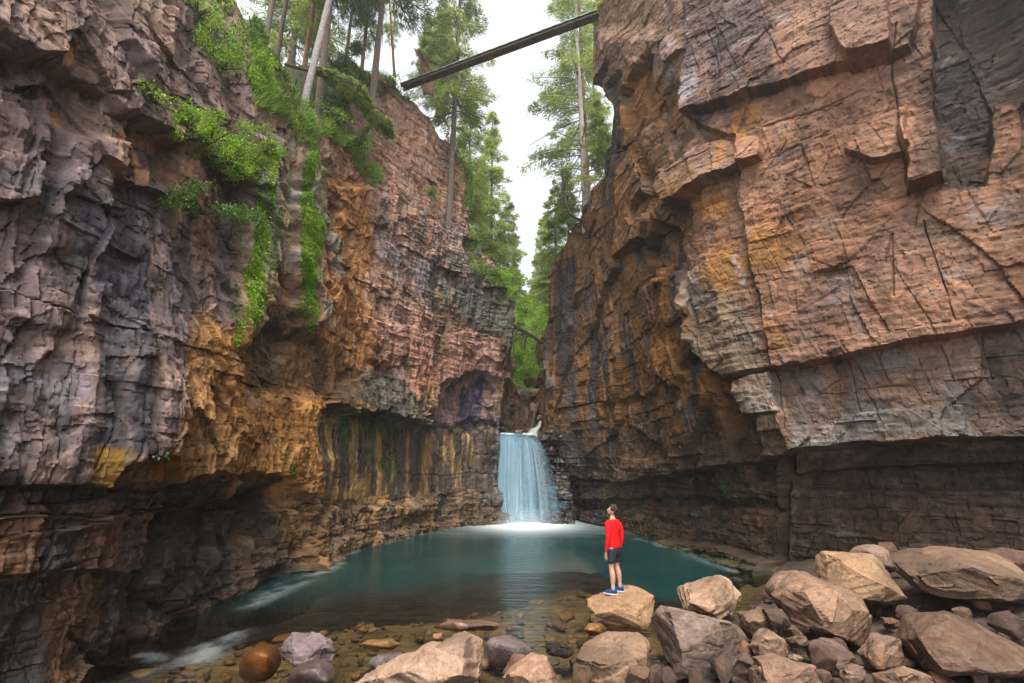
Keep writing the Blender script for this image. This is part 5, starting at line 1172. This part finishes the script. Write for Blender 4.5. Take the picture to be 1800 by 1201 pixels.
log('fallen_branch', 'curved bare root hooking out of the right ledge and up into the gap', [at(1046, 384, 23.6), at(1022, 388, 23.2), at(1002, 378, 22.9), at(994, 355, 22.8), at(990, 320, 22.9), at(986, 285, 23)], .085, .025, seed=6, cat='branch')
log('fallen_branch', 'short orange brown stick on the rubble beside the orange banded block', [onz(1590, 1118, .75), onz(1612, 1150, .72)], .02, .012, mat='bark_red', seed=7, cat='branch')
log('fallen_branch', 'thin bare branch drooping over the bushes under the fallen log', [at(900, 640, 29), at(905, 600, 28.5), at(925, 588, 28.2), at(948, 598, 28.4)], .03, .012, seed=8, cat='branch')
# a low drooping fir bough in front of the upper cliff
def bough(label, pts, n, seed, mat='needle_mid', wid=.5):
    rs = np.random.RandomState(seed); P = np.array([tuple(p) for p in pts]); t = rs.rand(n)*(len(P)-1); k = np.minimum(t.astype(int), len(P)-2); f = (t-k)[:, None]
    c = P[k]*(1-f)+P[k+1]*f; ax = P[-1]-P[0]; ax /= np.linalg.norm(ax); sd_ = np.cross(ax, [0, 0, 1.]); sd_ /= np.linalg.norm(sd_)
    w_ = wid*np.sin(np.clip(t/(len(P)-1), .08, 1)*2.6)*rs.uniform(-1, 1, n); c = c+sd_*w_[:, None]+ax*np.abs(w_)[:, None]*.5; c[:, 2] -= np.abs(w_)*.25+.05*rs.normal(size=n)
    D = sd_*np.sign(w_)[:, None]*.6+ax*.7+rs.normal(size=(n, 3))*.3+np.array([0, 0, -.25]); org = Vector(pts[0])
    root = empty('fir_bough', org); tag(root, label, 'branch')
    link('needles', blades('needles', c-np.array(org), D, rs.uniform(.03, .06, n), rs.uniform(.10, .22, n), .45+.25*rs.normal(size=n), None, rs=rs), M[mat], root)
    link('limb', tubes('limb', [([tuple(Vector(p)-org) for p in pts], np.linspace(.035, .01, len(pts)))], 6), M['deadwood'], root)
bough('drooping green fir bough in front of the trunk of the big ledge spruce', [at(600, 150, 15.6), at(630, 180, 15.5), at(660, 205, 15.6), at(688, 222, 15.9)], 2600, 5, wid=.55)
bough('drooping fir bough reaching right below the branch across the rim spruces', [at(545, 118, 13.4), at(580, 128, 13.6), at(620, 150, 14.2), at(650, 190, 14.8)], 2200, 6, wid=.4)
bough('fir bough hanging down the trunk of the big ledge spruce, lowest of the boughs', [at(655, 215, 16.6), at(640, 232, 16.2), at(622, 246, 16)], 1400, 7, wid=.35)
# ------------------------------------------------------------------ climbing quickdraws left hanging on the bolts
M['metal'] = plain('aluminium', (.55, .56, .6), .35, metal=1, var=.05); M['slingdark'] = plain('dark_webbing', (.04, .045, .06), .9); M['slingred'] = plain('red_webbing', (.5, .03, .03), .8)
for i, (a, b, L_, lab) in enumerate([(1300, 478, .38, 'highest of three quickdraws hanging on the right cliff'), (1327, 606, .26, 'short quickdraw hanging between the other two on the right cliff'), (1356, 704, .36, 'lowest quickdraw, hanging on the pale square block of the right cliff')]):
    p, nn = onwall('cliff_right', a, b, .05); root = empty('quickdraw', p); tag(root, lab, 'quickdraw'); nv3 = nn; tg = Vector((0, 0, 1)).cross(nn).normalized()
    def ring(cz, rw, rh): return [tuple(tg*rw*math.cos(k*6.283/14)+Vector((0, 0, cz+rh*math.sin(k*6.283/14)))+nn*.02) for k in range(15)]
    for cz in (L_*.36, -L_*.36): link('carabiner', tubes('carabiner', [(ring(cz, .028, L_*.14), [.007]*15)], 6), M['metal'], root)
    bm = bmesh.new(); boxbar(bm, nn*.03+Vector((0, 0, L_*.26)), nn*.03+Vector((0, 0, -L_*.05)), .024, .01, up=nn); bobj('sling', bm, M['slingdark'], root, Vector((0, 0, 0)), 0)
    bm = bmesh.new(); boxbar(bm, nn*.03+Vector((0, 0, -L_*.05)), nn*.03+Vector((0, 0, -L_*.26)), .026, .012, up=nn); bobj('sling', bm, M['slingred'], root, Vector((0, 0, 0)), 0)
# ------------------------------------------------------------------ person
def skin(name, chains, parent, mat, sub=2, root=0):
    """chains: list of [(x,y,z,r),...]; a string id as first item joins to an earlier vertex index"""
    verts = []; edges = []; rad = []
    def add(v): verts.append(v[:3]); rad.append(v[3] if isinstance(v[3], tuple) else (v[3], v[3])); return len(verts)-1
    for ch in chains:
        prev = None
        for it in ch:
            if isinstance(it, int): prev = it; continue
            i = add(it)
            if prev is not None: edges.append((prev, i))
            prev = i
    me = bpy.data.meshes.new(name); me.from_pydata(verts, edges, []); o = bpy.data.objects.new(name, me); COL.objects.link(o)
    md = o.modifiers.new('skin', 'SKIN'); md.use_smooth_shade = True
    for i, sv in enumerate(me.skin_vertices[0].data): sv.radius = rad[i]; sv.use_root = (i == root)
    s = o.modifiers.new('sub', 'SUBSURF'); s.levels = sub; s.render_levels = sub
    dg = bpy.context.evaluated_depsgraph_get(); m2 = bpy.data.meshes.new_from_object(o.evaluated_get(dg)); bpy.data.objects.remove(o)
    m2.polygons.foreach_set('use_smooth', np.full(len(m2.polygons), True)); m2.name = name
    return m2
def joinmesh(name, ms, mat, parent, wrinkle=0, seed=0):
    bm = bmesh.new()
    for m_ in ms: bm.from_mesh(m_)
    me = bpy.data.meshes.new(name); bm.to_mesh(me); bm.free(); me.polygons.foreach_set('use_smooth', np.full(len(me.polygons), True))
    o = link(name, me, mat, parent)
    if wrinkle:
        V = getv(me); Nn = getn(me); V += Nn*(wrinkle*(fbm(V[:, 0]*14, V[:, 1]*14, V[:, 2]*22, seed, 3)))[:, None]; me.vertices.foreach_set('co', V.astype(np.float32).ravel()); me.update()
    return o
def ball(c, r, seg=20, shape=None):
    bm = bmesh.new(); bmesh.ops.create_uvsphere(bm, u_segments=seg, v_segments=seg, radius=1)
    for v in bm.verts:
        if shape: v.co = shape(v.co)
        v.co = Vector((v.co.x*r[0], v.co.y*r[1], v.co.z*r[2]))+Vector(c)
    me = bpy.data.meshes.new('b'); bm.to_mesh(me); bm.free(); return me
M['skin'] = plain('skin', (.48, .27, .19), .55, 40, .08); M['shirt'] = plain('red_jersey', (.72, .006, .010), .85, 14, .10, .3)
M['shorts'] = plain('dark_navy_shorts', (.018, .024, .04), .85, 20, .2, .2); M['hair'] = plain('dark_brown_hair', (.035, .022, .016), .6, 60, .5, .8)
M['sock'] = plain('grey_sock', (.38, .36, .35), .95, 60, .1); M['shoe'] = plain('blue_running_shoe', (.018, .04, .13), .7, 50, .5); M['sole'] = plain('pale_shoe_sole', (.55, .57, .62), .7); M['beard'] = plain('stubble', (.10, .06, .045), .9, 80, .4)
FEET = at(1083, 1036, 10.45)
def ground_at(x, y, z0=5):
    dg = bpy.context.evaluated_depsgraph_get(); best = None
    o = [q for q in bpy.data.objects if q.get('label', '').startswith('pale flat topped boulder')][0]
    hit, loc, nrm, idx = o.ray_cast(Vector((x, y, z0))-o.location, Vector((0, 0, -1)))
    return (loc.z+o.location.z) if hit else None
bpy.context.view_layer.update()
face = R(42); cf, sf = math.cos(face), math.sin(face)
def w2(lx, ly): return FEET.x+lx*cf-ly*sf, FEET.y+lx*sf+ly*cf
gl_ = ground_at(*w2(-.12, 0)); gr_ = ground_at(*w2(.12, 0.0)); print('feet', gl_, gr_, FEET)
gl_ = gl_ if gl_ is not None else FEET.z; gr_ = gr_ if gr_ is not None else FEET.z; gz0 = min(gl_, gr_)
pr = empty('person', (FEET.x, FEET.y, gz0), face); pr.scale = (1.0, 1.0, 1.0)
tag(pr, 'person in red long sleeved top and dark shorts standing on the pale boulder', 'person')
dl, dr_ = gl_-gz0, gr_-gz0
# skeleton (x right, y forward, z up)
LH, RH = (-.09, 0, .90), (.09, 0, .90)
LK, RK = (-.105, .015, .50+dl*.5), (.105, .03, .50+dr_*.5); LA, RA = (-.12, -.015, .09+dl), (.12, -.02, .09+dr_)
body = skin('body', [
 [(0, 0, .93, (.135, .10)), (0, .0, 1.06, (.125, .088)), (0, -.005, 1.20, (.145, .10)), (0, -.01, 1.34, (.155, .10)), (0, -.01, 1.43, (.09, .075)), (0, .0, 1.49, (.056, .056)), (0, .010, 1.53, (.055, .058))],
 [0, (LH[0], 0, .86, .088), (-.10, .01, .70, .078), (*LK, .056), (-.112, -.016, .36+dl, .066), (-.118, -.014, .20+dl, .045), (*LA, .036)],
 [0, (RH[0], 0, .86, .088), (.10, .02, .70, .078), (*RK, .056), (.112, -.006, .36+dr_, .066), (.118, -.014, .20+dr_, .045), (*RA, .036)],
 [3, (-.16, -.01, 1.375, .060), (-.205, -.02, 1.33, .052), (-.225, -.04, 1.18, .043), (-.235, -.035, 1.06, .038), (-.235, .0, .93, .033), (-.232, .03, .82, .024)],
 [3, (.16, -.01, 1.375, .060), (.205, -.02, 1.33, .052), (.225, -.04, 1.18, .043), (.235, -.035, 1.06, .038), (.235, .0, .93, .033), (.232, .03, .82, .024)],
], None, None, 2)
# head turned to his left and tilted up
yaw, tilt = R(38), R(14)
HR = Matrix.Rotation(yaw, 4, 'Z') @ Matrix.Rotation(tilt, 4, 'X'); HC_ = Vector((0, .010, 1.515))
def headshape(v):
    x, y, z = v
    jaw = max(0, -z); x2 = x*(1-.30*jaw-.10*max(0, z)); y2 = y*(1-.10*jaw)
    if y > 0: y2 = y*(.92)+.0; 
    if z < -.2 and y > 0: y2 += .10*jaw
    if y < 0 and z < -.3: y2 *= .78
    return Vector((x2, y2, z))
hd = [ball((0, .0, .105), (.074, .098, .118), 28, headshape), ball((0, .098, .095), (.013, .022, .030), 12), ball((0, .088, .130), (.030, .012, .012), 10), ball((0, .086, .050), (.024, .014, .010), 10), ball((0, .074, .015), (.026, .024, .018), 12)]
for s_ in (-1, 1): hd.append(ball((s_*.075, -.005, .095), (.010, .022, .032), 12)); hd.append(ball((s_*.030, .083, .110), (.013, .010, .008), 10))
M4 = Matrix.Translation(HC_) @ HR
for m_ in hd: m_.transform(M4)
def hand(sx, wx, wy, wz):
    """palm and five curled fingers hanging down, thumb forward"""
    out_ = [skin('palm', [[(wx, wy, wz+.02, (.020, .024)), (wx, wy+.006, wz-.03, (.015, .036)), (wx, wy+.008, wz-.075, (.013, .040))]], None, None, 2)]
    for k, (oy, ln_) in enumerate([(.030, .070), (.011, .080), (-.009, .074), (-.028, .058)]):
        b = wz-.080; cx_ = -sx*.010
        out_.append(skin('finger', [[(wx, wy+.008+oy*.85, b+.02, .0085), (wx, wy+.008+oy, b-ln_*.35, .0085), (wx+cx_, wy+.010+oy, b-ln_*.70, .0078), (wx+cx_*2.6, wy+.010+oy*.95, b-ln_*.98, .0065)]], None, None, 1))
    out_.append(skin('thumb', [[(wx, wy+.022, wz-.030, .011), (wx-sx*.006, wy+.050, wz-.055, .0105), (wx-sx*.012, wy+.062, wz-.088, .0085)]], None, None, 1))
    return out_
hl = hand(-1, -.232, .035, .80); hr_ = hand(1, .232, .035, .80)
bo = joinmesh('body', [body]+hd+hl+hr_, M['skin'], pr)
# fuse into one continuous surface
rm = bo.modifiers.new('r', 'REMESH'); rm.mode = 'VOXEL'; rm.voxel_size = .0052
dg = bpy.context.evaluated_depsgraph_get(); m2 = bpy.data.meshes.new_from_object(bo.evaluated_get(dg)); bo.modifiers.clear(); bo.data = m2
m2.polygons.foreach_set('use_smooth', np.full(len(m2.polygons), True)); m2.materials.clear(); m2.materials.append(M['skin'])
# hair, eyes, beard
def hairshape(v):
    x, y, z = v
    return Vector((x, y if y < .2 else y*.93, z))
hm = []
hb_ = ball((0, -.012, .135), (.084, .104, .104), 40, hairshape)
bm = bmesh.new(); bm.from_mesh(hb_)
bmesh.ops.delete(bm, geom=[v for v in bm.verts if (v.co.y > .058 and v.co.z < .175) or v.co.z < .045 or (v.co.z < .10 and v.co.y > -.005)], context='VERTS'); bm.to_mesh(hb_); bm.free(); hm.append(hb_)
rh = random.Random(4)
for k in range(46):
    th = rh.uniform(0, 6.28); ph = rh.uniform(-.1, 1.4); q = Vector((.078*math.cos(th)*math.cos(ph), -.012+.097*math.sin(th)*math.cos(ph), .135+.097*math.sin(ph)))
    if q.y > .05 and q.z < .17: continue
    if q.z < .08 and q.y > -.02: continue
    hm.append(ball(q, (.021*rh.uniform(.7, 1.3),)*3, 7))
for m_ in hm: m_.transform(M4)
ho = joinmesh('hair', hm, M['hair'], pr, .006, 3)
bd = ball((0, .050, .025), (.058, .050, .040), 20, headshape); bd.transform(M4); joinmesh('beard', [bd], M['beard'], pr)
ey = []
for s_ in (-1, 1):
    e = ball((s_*.030, .0905, .111), (.008, .005, .005), 10); e.transform(M4); ey.append(e)
joinmesh('eyes', ey, M['shorts'], pr)
# shirt
torso = skin('t', [
 [(0, 0, .84, (.180, .135)), (0, 0, .96, (.174, .128)), (0, -.003, 1.10, (.160, .110)), (0, -.008, 1.24, (.176, .120)), (0, -.012, 1.35, (.176, .112)), (0, -.008, 1.425, (.110, .088)), (0, -.002, 1.462, (.068, .066))],
 [4, (-.165, -.012, 1.375, .074), (-.210, -.022, 1.33, .066), (-.234, -.045, 1.18, .057), (-.243, -.040, 1.06, .052), (-.240, -.005, .93, .046), (-.236, .022, .845, .037)],
 [4, (.165, -.012, 1.375, .074), (.210, -.022, 1.33, .066), (.234, -.045, 1.18, .057), (.243, -.040, 1.06, .052), (.240, -.005, .93, .046), (.236, .022, .845, .037)],
], None, None, 3)
joinmesh('shirt', [torso], M['shirt'], pr, .007, 9)
# shorts
sh = skin('s', [[(0, 0, .93, (.160, .118)), (0, 0, .87, (.165, .122))], [1, (-.098, .0, .78, (.098, .104)), (-.104, .01, .66, (.096, .098)), (-.106, .01, .575, (.095, .095))], [1, (.098, .0, .78, (.098, .104)), (.104, .02, .66, (.096, .098)), (.106, .02, .575, (.095, .095))]], None, None, 3)
joinmesh('shorts', [sh], M['shorts'], pr, .006, 5)
for (ax_, kn, dz) in ((LA, LK, dl), (RA, RK, dr_)):
    so_ = skin('k', [[(ax_[0]*.99, -.014, .215+dz, .047), (ax_[0], -.015, .15+dz, .043), (*ax_[:2], .07+dz, .046)]], None, None, 2); joinmesh('sock', [so_], M['sock'], pr)
    yw = R(14)*(1 if ax_[0] < 0 else .3)
    ups = []
    def shoeshape(v):
        x, y, z = v; w_ = .86 if y < -.1 else 1.0; hh = .62+.38*max(0, min(1, (.35-y)/1.0)); z2 = z*hh if z > 0 else z*.25
        return Vector((x*w_*(1-.35*max(0, y-.55)), y, z2))
    up_ = ball((0, .065, .038), (.047, .145, .082), 28, shoeshape); col_ = ball((0, -.03, .075), (.044, .052, .038), 16)
    sl_ = ball((0, .065, .020), (.052, .155, .04), 28, lambda v: Vector((v.x*(.88 if v.y < -.1 else 1), v.y, max(-.5, min(.25, v.z)))))
    TM = Matrix.Translation((ax_[0], ax_[1], dz)) @ Matrix.Rotation(yw, 4, 'Z')
    for m_ in (up_, col_, sl_): m_.transform(TM)
    shoe = joinmesh('shoe', [up_, col_], M['shoe'], pr); so2 = joinmesh('sole', [sl_], M['sole'], shoe)
# ------------------------------------------------------------------ light
w = bpy.data.worlds.new('World'); SC.world = w; w.use_nodes = True; nt = w.node_tree; nt.nodes.clear()
SUN_EL, SUN_AZ = R(60), R(182)      # azimuth clockwise from +Y (up-canyon)
sky = nt.nodes.new('ShaderNodeTexSky'); sky.sky_type = 'NISHITA'; sky.sun_disc = False
sky.sun_elevation = SUN_EL; sky.sun_rotation = SUN_AZ; sky.dust_density = 6; sky.air_density = 1.0; sky.ozone_density = .6; sky.altitude = 2000
hs = nt.nodes.new('ShaderNodeHueSaturation'); hs.inputs['Saturation'].default_value = .15
bg = nt.nodes.new('ShaderNodeBackground'); bg.inputs['Strength'].default_value = .135
ow = nt.nodes.new('ShaderNodeOutputWorld')
nt.links.new(sky.outputs[0], hs.inputs['Color']); nt.links.new(hs.outputs[0], bg.inputs[0]); nt.links.new(bg.outputs[0], ow.inputs[0])
sl = bpy.data.lights.new('sun', 'SUN'); so = bpy.data.objects.new('sun', sl); COL.objects.link(so)
sl.energy = 1.4; sl.angle = R(24); sl.color = (1, .93, .82)
d = Vector((math.sin(SUN_AZ)*math.cos(SUN_EL), math.cos(SUN_AZ)*math.cos(SUN_EL), math.sin(SUN_EL)))
so.rotation_euler = d.to_track_quat('Z', 'Y').to_euler(); so.location = (0, -5, 30)
vs = SC.view_settings; SC.display_settings.display_device = 'sRGB'
vs.view_transform = 'Standard'; vs.look = 'None'; vs.exposure = EXPO; vs.gamma = 1; vs.use_curve_mapping = False
cy = SC.cycles; cy.max_bounces = 8; cy.diffuse_bounces = 3; cy.glossy_bounces = 3; cy.transmission_bounces = 4; cy.transparent_max_bounces = 24
cy.use_denoising = True
try: cy.denoiser = 'OPENIMAGEDENOISE'
except Exception: pass
cy.caustics_reflective = False; cy.caustics_refractive = False; cy.sample_clamp_indirect = 8
cy.use_adaptive_sampling = True; cy.adaptive_threshold = .02

if HAZE > 0:
    bm = bmesh.new(); bmesh.ops.create_cube(bm, size=1)
    for v in bm.verts: v.co = Vector((v.co.x*160, v.co.y*190+50, (v.co.z+.5)*72-5))
    me = bpy.data.meshes.new('haze'); bm.to_mesh(me); bm.free()
    m, nt, N, L = newmat('thin_bright_air'); out = N.new('ShaderNodeOutputMaterial'); pv = N.new('ShaderNodeVolumePrincipled')
    pv.inputs['Color'].default_value = (.95, .96, .95, 1); pv.inputs['Density'].default_value = HAZE; pv.inputs['Anisotropy'].default_value = .3
    L.new(pv.outputs[0], out.inputs['Volume']); o = link('haze', me, m); tag(o, 'thin bright haze filling the gorge and veiling the far trees', 'haze', kind='stuff')
